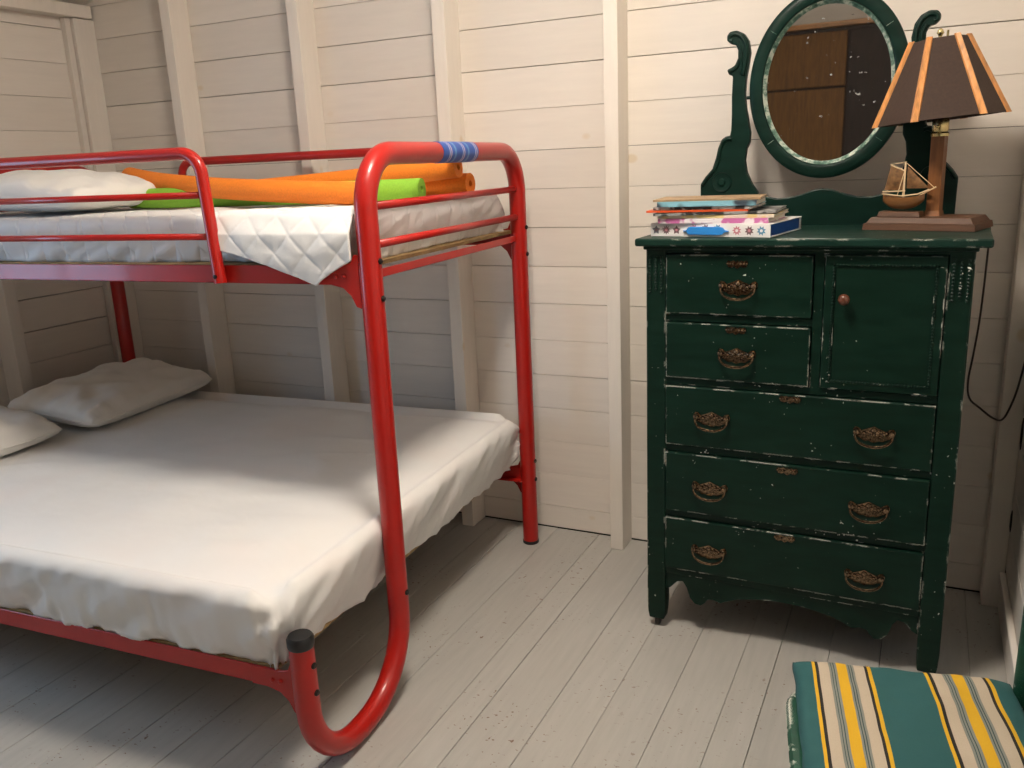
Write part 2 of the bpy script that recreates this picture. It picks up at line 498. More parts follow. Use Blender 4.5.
po.matrix_world = Matrix.Translation((WXL - 0.075, (WIN_Y0 + WIN_Y1) / 2, (WIN_Z0 + WIN_Z1) / 2)) @ Matrix(((0, 0, -1), (1, 0, 0), (0, -1, 0))).to_4x4()

struct(MB().box(WXL - 0.1, WXR + 0.1, WYF - 0.06, WYF, -0.06, ZC).build('wall_front', M['wall_x']))
xa_, xb_ = WXL - 0.12, WXR + 0.12
cm = MB().box(xa_, xb_, WYF - 0.08, WY + 0.1, 0, 0.05)
cm.v = [(a, b, c + roof_z(a)) for a, b, c in cm.v]
struct(cm.build('ceiling', M['ceiling']))
fl = struct(MB().box(WXL - 0.1, WXR + 0.1, WYF - 0.06, WY + 0.05, -0.06, -0.0215).build('floor', M['dark_gap']))
fx = [-1.265, -1.09, -1.0, -0.835, -0.695, -0.55, -0.41, -0.316, -0.18, -0.045, 0.08, 0.185, WXR]
x = -1.265; left = []
while x > WXL:
    x -= random.choice((0.095, 0.14, 0.14, 0.165)); left.append(max(x, WXL))
fx = left[::-1] + fx
for i in range(len(fx) - 1):
    g = random.choice((0.0003, 0.0006, 0.0012))
    MB().box(fx[i] + g, fx[i + 1] - 0.0006, WYF, WY, -0.0215, random.uniform(-0.0008, 0.0)).build('floor_board', M['floor'], fl, bevel=0.0012, segs=1)

# studs and plates: exposed framing
STUDS = [(-1.006, -0.957), (-1.645, -1.593), (-2.283, -2.232), (-2.935, -2.884), (0.229, WXR - 0.001)]
SF = WY - 0.107
for n_, (a, b) in enumerate(STUDS, 1):
    struct(MB().box(a, b, SF if n_ < 5 else WY - 0.088, WY, 0.0, roof_z(a)).build('trim_%d' % n_, M['wall_z'], bevel=0.0025))
struct(MB().box(-3.50, -3.452, SF, WY, 0, 2.122).build('trim_6', M['wall_z'], bevel=0.003))
struct(MB().box(-3.50, -3.47, SF - 0.03, SF - 0.002, 0, 2.122).build('trim_7', M['wall_z'], bevel=0.003))
struct(MB().box(-3.50, -3.435, 1.15, WY - 0.02, 2.125, 2.178).build('trim_8', M['wall_z'], bevel=0.003))
struct(MB().box(-3.50, -3.40, 2.255, 2.31, 0, 2.122).build('trim_9', M['wall_z'], bevel=0.003))
struct(MB().box(-3.50, -3.40, 1.45, 1.50, 0, 2.122).build('trim_10', M['wall_z'], bevel=0.003))
struct(MB().box(WXR - 0.012, WXR, WYF, WY - 0.1, 0.0, 0.118).box(WXR - 0.018, WXR, WYF, WY - 0.1, 0.118, 0.130).build('baseboard_right', M['wall_y'], bevel=0.004))

# brown wooden wardrobe behind the camera: the dark shape in the mirror
wd = empty('wardrobe', (-0.75, -1.32, 0))
tag(wd, 'tall dark brown wooden wardrobe seen reflected in the oval mirror', 'wardrobe')
M['brown'] = wood('dark_brown_wood', (0.022, 0.009, 0.005), 2, 0.6, 0.0)
M['olive'] = wood('amber_brown_wood', (0.15, 0.062, 0.007), 2, 0.6, 0.0)
M['edge'] = wood('wardrobe_edge_wood', (0.42, 0.19, 0.06), 0, 0.4)
MB().box(-1.0, 0.98, -0.36, 0.0, 0.0, 2.25).build('body', M['brown'], wd, bevel=0.004)
MB().box(-1.02, 1.0, -0.37, 0.03, 2.25, 2.285).build('top', M['edge'], wd, bevel=0.004)
MB().box(-0.98, -0.03, 0.0, 0.02, 0.1, 1.84).build('door_leaf', M['olive'], wd, bevel=0.004)
MB().box(-0.98, -0.03, 0.0, 0.02, 1.855, 2.22).build('door_leaf', M['olive'], wd, bevel=0.004)
MB().box(-0.01, 0.96, 0.0, 0.02, 0.1, 2.22).build('door_leaf', M['brown'], wd, bevel=0.004)

# ceiling light: the lamp of the room
cl = empty('ceiling_light', tuple(BULB))
tag(cl, 'round white ceiling light with a glowing diffuser, above the bed foot', 'light')
em, ent, ep = newmat('warm_diffuser')
ep.inputs['Emission Color'].default_value = BULB_COLOR
ep.inputs['Emission Strength'].default_value = BULB_STRENGTH
MB().lathe([(0.001, -0.060), (0.08, -0.057), (0.14, -0.046), (0.185, -0.024), (0.205, 0.004), (0.195, 0.02)], 32).build('diffuser', em, cl, smooth=True)
MB().lathe([(0.20, 0.02), (0.215, 0.024), (0.215, 0.045), (0.06, 0.06), (0.05, roof_z(BULB.x) - BULB.z + 0.01)], 32).build('ceiling_plate', M['ceiling'], cl, smooth=True, auto=0.6)

# ------------------------------------------------------------------ bunk bed
BA = math.atan(0.058)
BO = (-1.313, 2.785, 0.0)
bed = empty('bunk_bed', BO, BA)
tag(bed, 'red tubular metal bunk bed, single above double, against the plank wall', 'bunk bed')
TR = 0.029
BL = -1.93
YF, YT = -1.0, -1.432
for X in (0.0, BL):
    path = fillet([(X, 0, 0.0), (X, 0, 1.465), (X, YF, 1.465), (X, YF, TR), (X, YT, TR), (X, YT, 0.385)], [0.135, 0.135, 0.21, 0.19], 10)
    ef = MB().tube(path, TR, 20).build('end_frame', M['red'], bed, smooth=True, auto=0.9)
    MB().lathe([(0.030, 0.380), (0.0315, 0.384), (0.0315, 0.402), (0.027, 0.409), (0.001, 0.410)], 20, (X, YT, 0)).build('tube_cap', M['black'], ef, smooth=True, auto=0.7)
    MB().lathe([(0.030, 0.001), (0.031, 0.004), (0.031, 0.012), (0.0305, 0.013)], 20, (X, 0, 0)).build('foot_cap', M['black'], ef)
    for z in (1.338, 1.243):
        MB().tube([(X, YF, z), (X, 0, z)], 0.0105, 10).build('end_rail', M['red'], bed, smooth=True)
    # angle-iron cross bars under both decks
    s = -1 if X == 0 else 1
    for z, ya, X_, hh in ((1.158, YF, X, 0.022), (0.268, YT, X + s * 0.19, 0.02)):
        MB().box(X_ + s * 0.004, X_ + s * 0.000, ya + 0.012, 0, z, z + hh).box(min(X_, X_ + s * 0.035), max(X_, X_ + s * 0.035), ya + 0.012, 0, z, z + 0.003).build('end_bar', M['red'], bed, bevel=0.001, segs=1)
    for (y, z) in ((YF, 1.205), (YF, 1.112), (0, 1.205), (0, 1.112), (YT, 0.335), (YT, 0.265), (0, 0.335), (0, 0.262), (YF, 0.30)):
        sx_ = 1 if X == 0 else -1
        bo = MB().lathe([(0.008, -0.002), (0.008, 0.003), (0.005, 0.006), (0.001, 0.006)], 12, (0, 0, 0), 'x').build('bolt', M['bolt'], ef)
        bo.location = (X + sx_ * (TR - 0.001), y, z); bo.scale = (sx_, 1, 1)
MB().tube(fillet([(0, -0.61, 1.465), (0, -0.375, 1.465)], 0.01), TR + 0.0012, 20).build('tape_wrap', M['tape'], bed, smooth=True, auto=0.9)

def side_rail(y, z, s):
    """L-shaped steel rail with gusset plates at both ends"""
    r = MB().box(BL, 0, y, y + s * 0.004, z, z + 0.048).box(BL, 0, min(y, y + s * 0.035), max(y, y + s * 0.035), z, z + 0.004).build('side_rail', M['red'], bed, bevel=0.001, segs=1)
    for X, d in ((-TR + 0.004, -1), (BL + TR - 0.004, 1)):
        g = [(0, z + 0.075), (0.012, z + 0.075), (0.022, z + 0.055), (0.05, z + 0.048), (0.13, z + 0.048), (0.13, z), (0.085, z), (0.05, z - 0.008), (0.028, z - 0.028), (0.015, z - 0.055), (0, z - 0.06)]
        MB().prism([(X + d * a, b) for a, b in g], y - s * 0.005, y).build('gusset', M['red'], r, bevel=0.001, segs=1)
        for q in (0.045, 0.068):
            MB().lathe([(0.006, 0), (0.006, -s * 0.003), (0.003, -s * 0.005), (0.001, -s * 0.005)], 10, (X + d * q, y - s * 0.005, z + 0.022), 'y').build('rivet', M['red'], r)
    return r
side_rail(YF - 0.012, 1.147, 1); side_rail(0.012, 1.147, -1); side_rail(YT + 0.004, 0.252, 1); side_rail(0.012, 0.252, -1)
MB().box(BL + 0.02, -0.02, YF + 0.0, 0.005, 1.186, 1.196).build('deck_board', M['gold'], bed, bevel=0.001, segs=1)
MB().box(BL + 0.08, -0.085, YT + 0.012, 0.005, 0.292, 0.302).build('deck_board', M['gold'], bed, bevel=0.001, segs=1)
# guard rails
def guard(y, xa, xb, slope):
    top = 1.487
    pts = fillet([(xb + slope, y, 1.150), (xb, y, top), (xa, y, top), (xa - slope, y, 1.150)], [0.058, 0.058], 10)
    g = MB().tube(pts, 0.0165, 14).build('guard_rail', M['red'], bed, smooth=True, auto=0.9)
    for z in (1.380, 1.272):
        f_ = (top - z) / (top - 1.15)
        MB().tube([(xa - slope * f_, y, z), (xb + slope * f_, y, z)], 0.009, 10).build('guard_bar', M['red'], g, smooth=True)
    for X in (xb + slope * 0.94, xa - slope * 0.94):
        MB().lathe([(0.006, 0), (0.006, -0.003), (0.001, -0.004)], 10, (X, y - 0.0155, 1.168), 'y').build('bolt', M['bolt'], g)
guard(YF - 0.030, -1.60, -0.470, 0.020)
guard(0.030, -1.50, -0.40, 0.045)

# ------------------------------------------------------------------ mattresses, pillows
def rrect(x0, x1, y0, y1, r, n):
    """n points around a rounded rectangle with outward normals"""
    cx, cy, hx, hy = (x0 + x1) / 2, (y0 + y1) / 2, (x1 - x0) / 2, (y1 - y0) / 2
    seg = [('l', (hx, -hy + r), (hx, hy - r), (1, 0)), ('a', (hx - r, hy - r), 0), ('l', (hx - r, hy), (-hx + r, hy), (0, 1)), ('a', (-hx + r, hy - r), PI / 2),
           ('l', (-hx, hy - r), (-hx, -hy + r), (-1, 0)), ('a', (-hx + r, -hy + r), PI), ('l', (-hx + r, -hy), (hx - r, -hy), (0, -1)), ('a', (hx - r, -hy + r), 1.5 * PI)]
    L = [math.dist(q[1], q[2]) if q[0] == 'l' else r * PI / 2 for q in seg]
    tot = sum(L); out = []
    for i in range(n):
        d = tot * i / n; k = 0
        while d > L[k]: d -= L[k]; k += 1
        q = seg[k]
        if q[0] == 'l':
            u = d / L[k]
            out.append((cx + q[1][0] + (q[2][0] - q[1][0]) * u, cy + q[1][1] + (q[2][1] - q[1][1]) * u, q[3][0], q[3][1], tot * i / n))
        else:
            a = q[2] + d / r
            out.append((cx + q[1][0] + r * math.cos(a), cy + q[1][1] + r * math.sin(a), math.cos(a), math.sin(a), tot * i / n))
    return out, (cx, cy)

def mattress(name, mat, x0, x1, y0, y1, z0, z1, r, soft, fold, hem, nper=420, sag=0.0):
    per, (cx, cy) = rrect(x0, x1, y0, y1, r, nper)
    rings = []
    hgt = z1 - z0
    # top rings
    for k in range(36):
        f = (k + 0.5) / 36
        ring = []
        for (px, py, nx, ny, d) in per:
            ix, iy = px - nx * soft, py - ny * soft
            x_, y_ = cx + (ix - cx) * f, cy + (iy - cy) * f
            z_ = z1 + (0.011 if z1 < 1 else 0.004) * noise.noise((x_ * 3, y_ * 3, z1 * 9)) + 0.004 * noise.noise((x_ * 9, y_ * 9, z1)) - sag * max(0, f - 0.75) ** 2 * 16 * 0.06
            # a few long drag creases
            cr = noise.noise((x_ * 2.2 + y_ * 1.2, (y_ - x_ * 0.4) * 6.0, 4.0 + z1))
            z_ += 0.013 * max(0, 0.22 - abs(cr)) / 0.22 * max(0, noise.noise((x_ * 1.3, y_ * 1.3, 8.0)))
            ring.append((x_, y_, z_))
        rings.append(ring)
    # rounded shoulder and skirt with folds
    prof = []
    for k in range(1, 9):
        a = PI / 2 * k / 8
        prof.append((soft * (1 - math.sin(a)), z1 - soft * 0.85 * (1 - math.cos(a)), k / 8 * 0.35))
    for k in range(1, 15):
        u = k / 14
        prof.append((hem * u ** 1.6, z1 - soft * 0.85 - (hgt - soft * 0.85) * u, 0.35 + 0.65 * u))
    for ins, z_, wgt in prof:
        ring = []
        for (px, py, nx, ny, d) in per:
            crn = abs(nx * ny) * 2            # more gathers at the corners
            u = max(0.0, (z1 - z_) / hgt)
            ff = 0.8 * noise.noise((d * 6.0 + u * 2.4, u * 0.8, 3.3 + z1)) + 0.55 * (1 - 2 * abs(noise.noise((d * 11.0 + u * 3.2, u * 0.7, 7.7)))) + 0.3 * noise.noise((d * 34.0 + u * 2.0, u, 1.7)) + 0.30 * crn * math.sin(d * 130 + 2 * u) - 0.3
            q = fold * wgt * ff * (0.6 + 0.8 * crn)
            sagz = -sag * 0.05 * crn * (1 - u)
            hemz = (0.012 if z1 < 1 else 0.004) * noise.noise((d * 3.1, 5.0, z1)) * u ** 3
            ring.append((px - nx * (ins - q), py - ny * (ins - q), z_ + sagz + hemz))
        rings.append(ring)
    # close underneath
    last = rings[-1]
    rings.append([(px - nx * 0.09, py - ny * 0.09, z0 - 0.001) for (px, py, nx, ny, d) in per])
    n = nper; mb = MB()
    vs = [v for rg in rings for v in rg]
    fs = [(i * n + k, i * n + (k + 1) % n, (i + 1) * n + (k + 1) % n, (i + 1) * n + k) for i in range(len(rings) - 1) for k in range(n)]
    fs.append(tuple(range(n))[::-1]); fs.append(tuple((len(rings) - 1) * n + k for k in range(n)))
    mb.add(vs, fs)
    o = mb.build(name, mat, smooth=True)
    o.location = BO; o.rotation_euler = (0, 0, BA)
    return o

lm = mattress('mattress', M['sheet'], BL + 0.03, -0.02, -1.475, 0.03, 0.300, 0.512, 0.09, 0.042, 0.044, 0.055, 620, sag=0.5)
tag(lm, 'wide mattress in a thin white fitted sheet on the lower bunk', 'mattress')
um = mattress('mattress', M['quilt'], BL + 0.03, -0.035, -0.985, -0.012, 1.1965, 1.328, 0.07, 0.030, 0.030, 0.022, 520, sag=0.1)
tag(um, 'narrow mattress under a white quilted pad on the upper bunk', 'mattress')

# the loose quilted corner of the pad, hanging over the upper side rail
def pad_flap():
    nu, nv = 110, 64
    P = []
    for i in range(nu + 1):
        u = i / nu
        x_ = -0.455 + 0.42 * u
        # bottom edge: from the guard leg down to the tip, then back up to the post
        if u < 0.73: zb = 1.232 + (1.140 - 1.232) * (u / 0.73) ** 1.25
        else: zb = 1.140 + (1.205 - 1.140) * ((u - 0.73) / 0.27) ** 0.8
        row = []
        for j in range(nv + 1):
            v = j / nv
            # start on top of the mattress, roll over the edge, hang down
            top = 0.09
            L = top + (1.322 - zb)
            s_ = v * L
            if s_ < top: yy, zz = -0.905 - s_, 1.333 - 0.15 * max(0, s_ - 0.05)
            else:
                h_ = s_ - top
                yy, zz = -0.995 - 0.026 * min(1, h_ / 0.05) ** 0.7 - 0.012 * math.sin(min(1, h_ / 0.18) * PI) * (0.4 + 0.6 * u), 1.327 - h_
            q = min(abs(math.sin((u * 0.42 + s_) * PI / 0.095)), abs(math.sin((u * 0.42 - s_) * PI / 0.095)))
            puff = 0.0045 * q ** 0.3 + 0.004 * noise.noise((u * 6, v * 5, 1.0))
            if s_ < top: zz += puff
            else: yy -= puff
            row.append((x_, yy, zz))
        P.append(row)
    mb = MB().grid(P)
    n = (nu + 1) * (nv + 1)
    # thickness: a back sheet joined along the rim
    back = [(a, b + (0.007 if c < 1.32 else 0.0), c - (0.007 if c >= 1.32 else 0.0)) for (a, b, c) in mb.v[:n]]
    mb.v += back
    mb.f += [tuple(i + n for i in f[::-1]) for f in mb.f[:]]
    W = nv + 1
    rim = [i * W for i in range(nu + 1)] + [nu * W + j for j in range(1, W)] + [i * W + nv for i in range(nu - 1, -1, -1)] + [j for j in range(nv - 1, 0, -1)]
    for a in range(len(rim)):
        b = (a + 1) % len(rim)
        mb.f.append((rim[a], rim[b], rim[b] + n, rim[a] + n))
    return mb
pad_flap().build('pad_corner', M['pad'], um, smooth=True)

def pillow(name, L, W_, T, loc, rz, tilt, label, group, seed=0, mat='pillow'):
    nu, nv = 46, 34
    mb = MB()
    for sgn in (1, -1):
        P = []
        for i in range(nu + 1):
            row = []
            for j in range(nv + 1):
                u = -1 + 2 * i / nu; v = -1 + 2 * j / nv
                eu, ev = 1 - abs(u) ** 2.6, 1 - abs(v) ** 2.6
                th = (max(0, eu) * max(0, ev)) ** 0.45
                # pinched corners and slightly drawn-in edges
                k = 1 - 0.055 * (1 - abs(u) ** 2) * abs(v) ** 3
                k2 = 1 - 0.055 * (1 - abs(v) ** 2) * abs(u) ** 3
                cr_ = 1 - 0.07 * (u * v) ** 6; x_ = u * L / 2 * k2 * cr_; y_ = v * W_ / 2 * k * cr_
                wr = 0.016 * noise.noise((x_ * 6 + seed, y_ * 6, 2 + seed)) + 0.014 * noise.noise((x_ * 16 + seed, y_ * 13, 5))
                gat = 0.006 * math.sin((v if abs(u) > abs(v) else u) * 26 + seed) * max(abs(u), abs(v)) ** 4 * (1 - max(abs(u), abs(v)) ** 12)
                z_ = sgn * (T / 2) * th * (1.0 if sgn > 0 else 0.75) + (wr + gat) * min(1, th * 2) * (1 if sgn > 0 else 0.2)
                row.append((x_, y_, z_ + 0.003 * sgn * (0 if (abs(u) == 1 or abs(v) == 1) else 1)))
            P.append(row if sgn > 0 else row[::-1])
        mb.grid(P)
    o = mb.build(name, M[mat], smooth=True)
    # weld the rim
    bm = bmesh.new(); bm.from_mesh(o.data); bmesh.ops.remove_doubles(bm, verts=bm.verts, dist=0.0005); bmesh.ops.recalc_face_normals(bm, faces=bm.faces); bm.to_mesh(o.data); bm.free()
    for pl in o.data.polygons: pl.use_smooth = True
    R_ = Matrix.Rotation(BA, 4, 'Z')
    o.matrix_world = Matrix.Translation(BO) @ R_ @ Matrix.Translation(loc) @ Matrix.Rotation(rz, 4, 'Z') @ Matrix.Rotation(tilt[0], 4, 'X') @ Matrix.Rotation(tilt[1], 4, 'Y')
    # seam piping round the rim
    pts = []
    for i in range(120):
        a = 2 * PI * i / 120
        c_, s_ = math.cos(a), math.sin(a)
        mm = max(abs(c_), abs(s_)); u, v = c_ / mm, s_ / mm
        k = 1 - 0.055 * (1 - abs(u) ** 2) * abs(v) ** 3; k2 = 1 - 0.055 * (1 - abs(v) ** 2) * abs(u) ** 3
        cr_ = 1 - 0.07 * (u * v) ** 6
        pts.append((u * L / 2 * k2 * cr_, v * W_ / 2 * k * cr_, 0))
    pts.append(pts[0])
    MB().tube(pts, 0.0028, 6, cap=False).build('seam', M[mat], o, smooth=True)
    tag(o, label, 'pillow', group)
    return o
pillow('pillow', 0.44, 0.74, 0.15, (-1.70, -0.30, 0.578), 0.06, (0.0, 0.12), 'large white pillow on the lower bunk, nearest the back wall', 'pillows on the lower bunk', 1)
pillow('pillow', 0.44, 0.70, 0.14, (-1.76, -1.03, 0.575), -0.05, (0.0, 0.10), 'white pillow with a piped seam on the lower bunk, cut off by the picture edge', 'pillows on the lower bunk', 5)
pillow('pillow', 0.74, 0.46, 0.135, (-1.40, -0.715, 1.392), 0.03, (0.0, 0.04), 'white pillow on the upper bunk behind the red guard rail', None, 9)

# ------------------------------------------------------------------ pool noodles on the upper bunk
def noodle(pts, mat, label):
    mb = MB()
    P = [Vector(q) for q in pts]
    fine = []
    for i in range(25):                       # quadratic curve through three points
        s = i / 24
        fine.append(P[0] * (1 - s) * (1 - 2 * s) + P[1] * 4 * s * (1 - s) + P[2] * s * (2 * s - 1))
    n = 18; R0, R1 = 0.0325, 0.010
    mb.tube(fine, R0, n, cap=False)
    outer = len(mb.v)
    T0 = (fine[1] - fine[0]).normalized(); T1 = (fine[-1] - fine[-2]).normalized()
    inner = MB().tube([fine[0] + T0 * 0.0, fine[0] + T0 * 0.04], R1, n, cap=False)
    inner2 = MB().tube([fine[-1], fine[-1] - T1 * 0.04], R1, n, cap=False)
    for end, src, c, T in ((0, 0, fine[0], T0), (1, outer - n, fine[-1], T1)):
        o = len(mb.v)
        ring = [Vector(mb.v[src + k]) for k in range(n)]
        mb.v += [tuple(c + (q - c) * (R1 / R0)) for q in ring]
        mb.v += [tuple(c + (q - c) * (R1 / R0) + T * (0.05 if end == 0 else -0.05)) for q in ring]
        for k in range(n):
            k2 = (k + 1) % n
            mb.f.append((src + k, src + k2, o + k2, o + k)); mb.f.append((o + k, o + k2, o + n + k2, o + n + k))
        mb.f.append(tuple(o + n + k for k in range(n)))
    o = mb.build('pool_noodle', M[mat], smooth=True, auto=0.8)
    o.location = BO; o.rotation_euler = (0, 0, BA)
    tag(o, label, 'pool noodle', 'foam pool noodles on the upper bunk')
noodle([(-1.31, -0.44, 1.437), (-0.80, -0.64, 1.393), (-0.135, -0.76, 1.362)], 'orange', 'orange foam pool noodle lying in front, its left end propped on the green one')
noodle([(-1.15, -0.60, 1.363), (-0.70, -0.62, 1.363), (-0.075, -0.56, 1.363)], 'lime', 'lime green foam pool noodle among the orange ones')
noodle([(-1.05, -0.28, 1.363), (-0.50, -0.31, 1.365), (-0.02, -0.34, 1.370)], 'orange', 'orange foam pool noodle whose right end shows just behind the green one')
noodle([(-1.10, -0.42, 1.365), (-0.55, -0.41, 1.388), (-0.03, -0.40, 1.422)], 'orange', 'orange foam pool noodle lying highest, across the others, near the wall')

# ------------------------------------------------------------------ dresser with oval mirror
DX, DY = -0.305, 2.345
dr = empty('dresser', (DX, DY, 0), -0.020)
tag(dr, 'dark green chipped wooden dresser with five drawers, small door and oval mirror', 'dresser')
XL, XR, YB = -0.412, 0.408, 0.450      # local case extents
PW = 0.057
def lx(x): return x - DX
# corner posts, turned in slightly at the foot
for sx_, xa in ((-1, XL), (1, XR - PW)):
    for ya in (0.0, YB - 0.05):
        b = MB()
        z = [(0.028, 0.005), (0.05, 0.002), (0.09, 0.0), (1.188, 0.0)]
        vs = []; fs = []
        for zz, ins in z:
            vs += [(xa + ins, ya + ins, zz), (xa + PW - ins, ya + ins, zz), (xa + PW - ins, ya + 0.05 - ins, zz), (xa + ins, ya + 0.05 - ins, zz)]
        for i in range(len(z) - 1):
            for k in range(4): fs.append((i * 4 + k, i * 4 + (k + 1) % 4, i * 4 + 4 + (k + 1) % 4, i * 4 + 4 + k))
        fs += [(3, 2, 1, 0), tuple(len(vs) - 4 + k for k in range(4))]
        post = b.add(vs, fs).build('post', M['green'], dr, bevel=0.004)
        c_ = MB().lathe([(0.010, 0.022), (0.012, 0.030), (0.012, 0.036)], 12, (xa + PW / 2, ya + 0.025, 0))
        c_.lathe([(0.012, -0.008), (0.0165, -0.005), (0.0165, 0.005), (0.012, 0.008)], 14, (xa + PW / 2, ya + 0.025, 0.0165), 'x')
        c_.build('caster', M['caster'], post, smooth=True, auto=0.6)
        if ya == 0.0:                                      # carved reeding at the head of the front posts
            for q in range(3):
                xx = xa + 0.012 + q * 0.0165
                zt, zb = 1.158, 1.058 + 0.012 * (q == 1)
                rd = MB().box(xx - 0.0045, xx + 0.0045, -0.0035, 0.002, zb, zt)
                k_ = zt
                while k_ > zb:
                    rd.lathe([(0.0005, -0.0062), (0.003, -0.0045), (0.0042, -0.002), (0.0042, 0.0)], 8, (xx, 0, k_ - 0.004), 'y'); k_ -= 0.0088
                rd.build('reeding', M['green_bead'], post)
MB().box(XL + 0.008, XL + 0.02, 0.04, YB - 0.04, 0.17, 1.185).build('side_panel', M['green'], dr, bevel=0.001, segs=1)
MB().box(XR - 0.02, XR - 0.008, 0.04, YB - 0.04, 0.17, 1.185).build('side_panel', M['green'], dr, bevel=0.001, segs=1)
MB().box(XL + 0.02, XR - 0.02, YB - 0.02, YB - 0.01, 0.17, 1.185).build('back_panel', M['green'], dr)
MB().box(XL + 0.02, XR - 0.02, 0.06, YB - 0.02, 0.185, 1.18).build('carcass', M['green'], dr)
# rails between the drawers, stile beside the small door
IX0, IX1 = XL + PW, XR - PW
SX0, SX1 = 0.040, 0.066
for za, zb, xa, xb in ((1.166, 1.188, IX0, IX1), (0.975, 0.997, IX0, SX0), (0.790, 0.811, IX0, IX1), (0.588, 0.609, IX0, IX1), (0.382, 0.402, IX0, IX1)):
    MB().box(xa - 0.004, xb + 0.004, 0.006, 0.05, za, zb).build('rail', M['green'], dr, bevel=0.002)
MB().box(SX0, SX1, 0.006, 0.05, 0.808, 1.170).build('stile', M['green'], dr, bevel=0.002)
# scalloped apron
half = [(0.352, 0.195), (0.352, 0.135), (0.338, 0.142), (0.318, 0.165), (0.300, 0.168), (0.288, 0.150), (0.278, 0.118), (0.262, 0.100), (0.245, 0.098), (0.232, 0.108), (0.224, 0.122), (0.205, 0.124), (0.185, 0.118), (0.165, 0.128), (0.130, 0.142), (0.08, 0.152), (0.03, 0.157)]
ap = [(-0.002 - a, b) for a, b in half] + [(-0.002 + a, b) for a, b in half[::-1]]
MB().prism(ap, 0.010, 0.030).build('apron', M['green'], dr, bevel=0.0009, segs=1)
MB().box(IX0, IX1, 0.004, 0.034, 0.192, 0.212).build('rail', M['green'], dr, bevel=0.002)
# top
tp = MB().box(XL - 0.024, XR + 0.034, -0.030, YB + 0.005, 1.187, 1.209).build('top', M['green_top'], dr, bevel=0.006, segs=3)
MB().box(XL - 0.006, XR + 0.006, -0.008, YB, 1.176, 1.188).build('top_moulding', M['green'], dr, bevel=0.003)

# brass bail pulls and keyhole plates
def pull_mesh():
    plate = [(-0.052, 0.012), (-0.047, 0.020), (-0.038, 0.018), (-0.030, 0.011), (-0.020, 0.015), (-0.010, 0.019), (0.0, 0.024), (0.010, 0.019), (0.020, 0.015), (0.030, 0.011), (0.038, 0.018), (0.047, 0.020), (0.052, 0.012),
             (0.050, 0.0), (0.042, -0.008), (0.033, -0.010), (0.024, -0.017), (0.012, -0.016), (0.0, -0.021), (-0.012, -0.016), (-0.024, -0.017), (-0.033, -0.010), (-0.042, -0.008), (-0.050, 0.0)]
    b = MB().prism(plate, -0.003, 0.0)
    for s in (-1, 1):                                      # posts and leafy relief
        b.lathe([(0.007, 0.0), (0.007, -0.006), (0.0045, -0.012), (0.0065, -0.016), (0.001, -0.018)], 10, (s * 0.043, 0, 0.008), 'y')
        for q in range(4):
            b.lathe([(0.0055, -0.003), (0.004, -0.0062), (0.001, -0.0075)], 8, (s * (0.008 + 0.008 * q), 0, 0.006 + 0.003 * math.sin(q * 2.2)), 'y')
            b.lathe([(0.0038, -0.003), (0.0025, -0.0055), (0.001, -0.006)], 8, (s * (0.006 + 0.010 * q), 0, -0.002 + 0.002 * math.cos(q * 3)), 'y')
    b.lathe([(0.0075, -0.003), (0.006, -0.007), (0.002, -0.009)], 10, (0, 0, 0.013), 'y')
    pts = [(-0.043, -0.013, 0.008)]
    for k in range(17):
        a = PI * k / 16
        pts.append((-0.046 * math.cos(a), -0.014 - 0.006 * math.sin(a), 0.002 - 0.030 * math.sin(a) ** 0.9))
    pts.append((0.043, -0.013, 0.008))
    rs = [0.0025] + [0.0024 + 0.0016 * math.sin(PI * k / 16) for k in range(17)] + [0.0025]
    b.tube(pts, rs, 8)
    return b
def key_mesh():
    o = [(-0.029, 0.004), (-0.024, 0.010), (-0.017, 0.007), (-0.010, 0.010), (-0.004, 0.006), (0.0, 0.011), (0.004, 0.006), (0.010, 0.010), (0.017, 0.007), (0.024, 0.010), (0.029, 0.004), (0.024, -0.007), (0.016, -0.009), (0.009, -0.006), (0, -0.012), (-0.009, -0.006), (-0.016, -0.009), (-0.024, -0.007)]
    b = MB().prism(o, -0.0025, 0)
    for s in (-1, 1):
        for q in (0.010, 0.018, 0.025):
            b.lathe([(0.0042, -0.0025), (0.003, -0.0048), (0.001, -0.0055)], 8, (s * q, 0, 0.001), 'y')
    b.prism([(-0.0025, 0.006), (0.0025, 0.006), (0.0018, -0.007), (-0.0018, -0.007)], -0.0032, -0.002)
    return b
pull0 = key0 = None
def hardware(drw, px, pz, kx, kz, yf):
    global pull0, key0
    for x_ in px:
        if pull0 is None:
            pull0 = pull_mesh().build('bail_pull', M['brass'], drw); o = pull0
        else: o = copy(pull0, drw)
        o.location = (x_, yf, pz)
    if key0 is None:
        key0 = key_mesh().build('keyhole_plate', M['brass'], drw); o = key0
    else: o = copy(key0, drw)
    o.location = (kx, yf, kz)
def drawer(x0, x1, z0, z1, pulls, pz, kx, kz):
    d = MB().box(x0 + 0.0015, x1 - 0.0015, -0.004, 0.045, z0 + 0.0015, z1 - 0.0025).build('drawer', M['green_drawer'], dr, bevel=0.003, segs=2)
    hardware(d, [lx(q) for q in pulls], pz, lx(kx), kz, -0.004)
drawer(IX0, SX0, 0.997, 1.166, [-0.457], 1.074, -0.461, 1.139)
drawer(IX0, SX0, 0.811, 0.975, [-0.457], 0.886, -0.461, 0.958)
drawer(IX0, IX1, 0.609, 0.790, [-0.523, -0.096], 0.697, -0.311, 0.775)
drawer(IX0, IX1, 0.402, 0.588, [-0.525, -0.097], 0.486, -0.311, 0.569)
drawer(IX0, IX1, 0.212, 0.382, [-0.525, -0.097], 0.286, -0.311, 0.367)
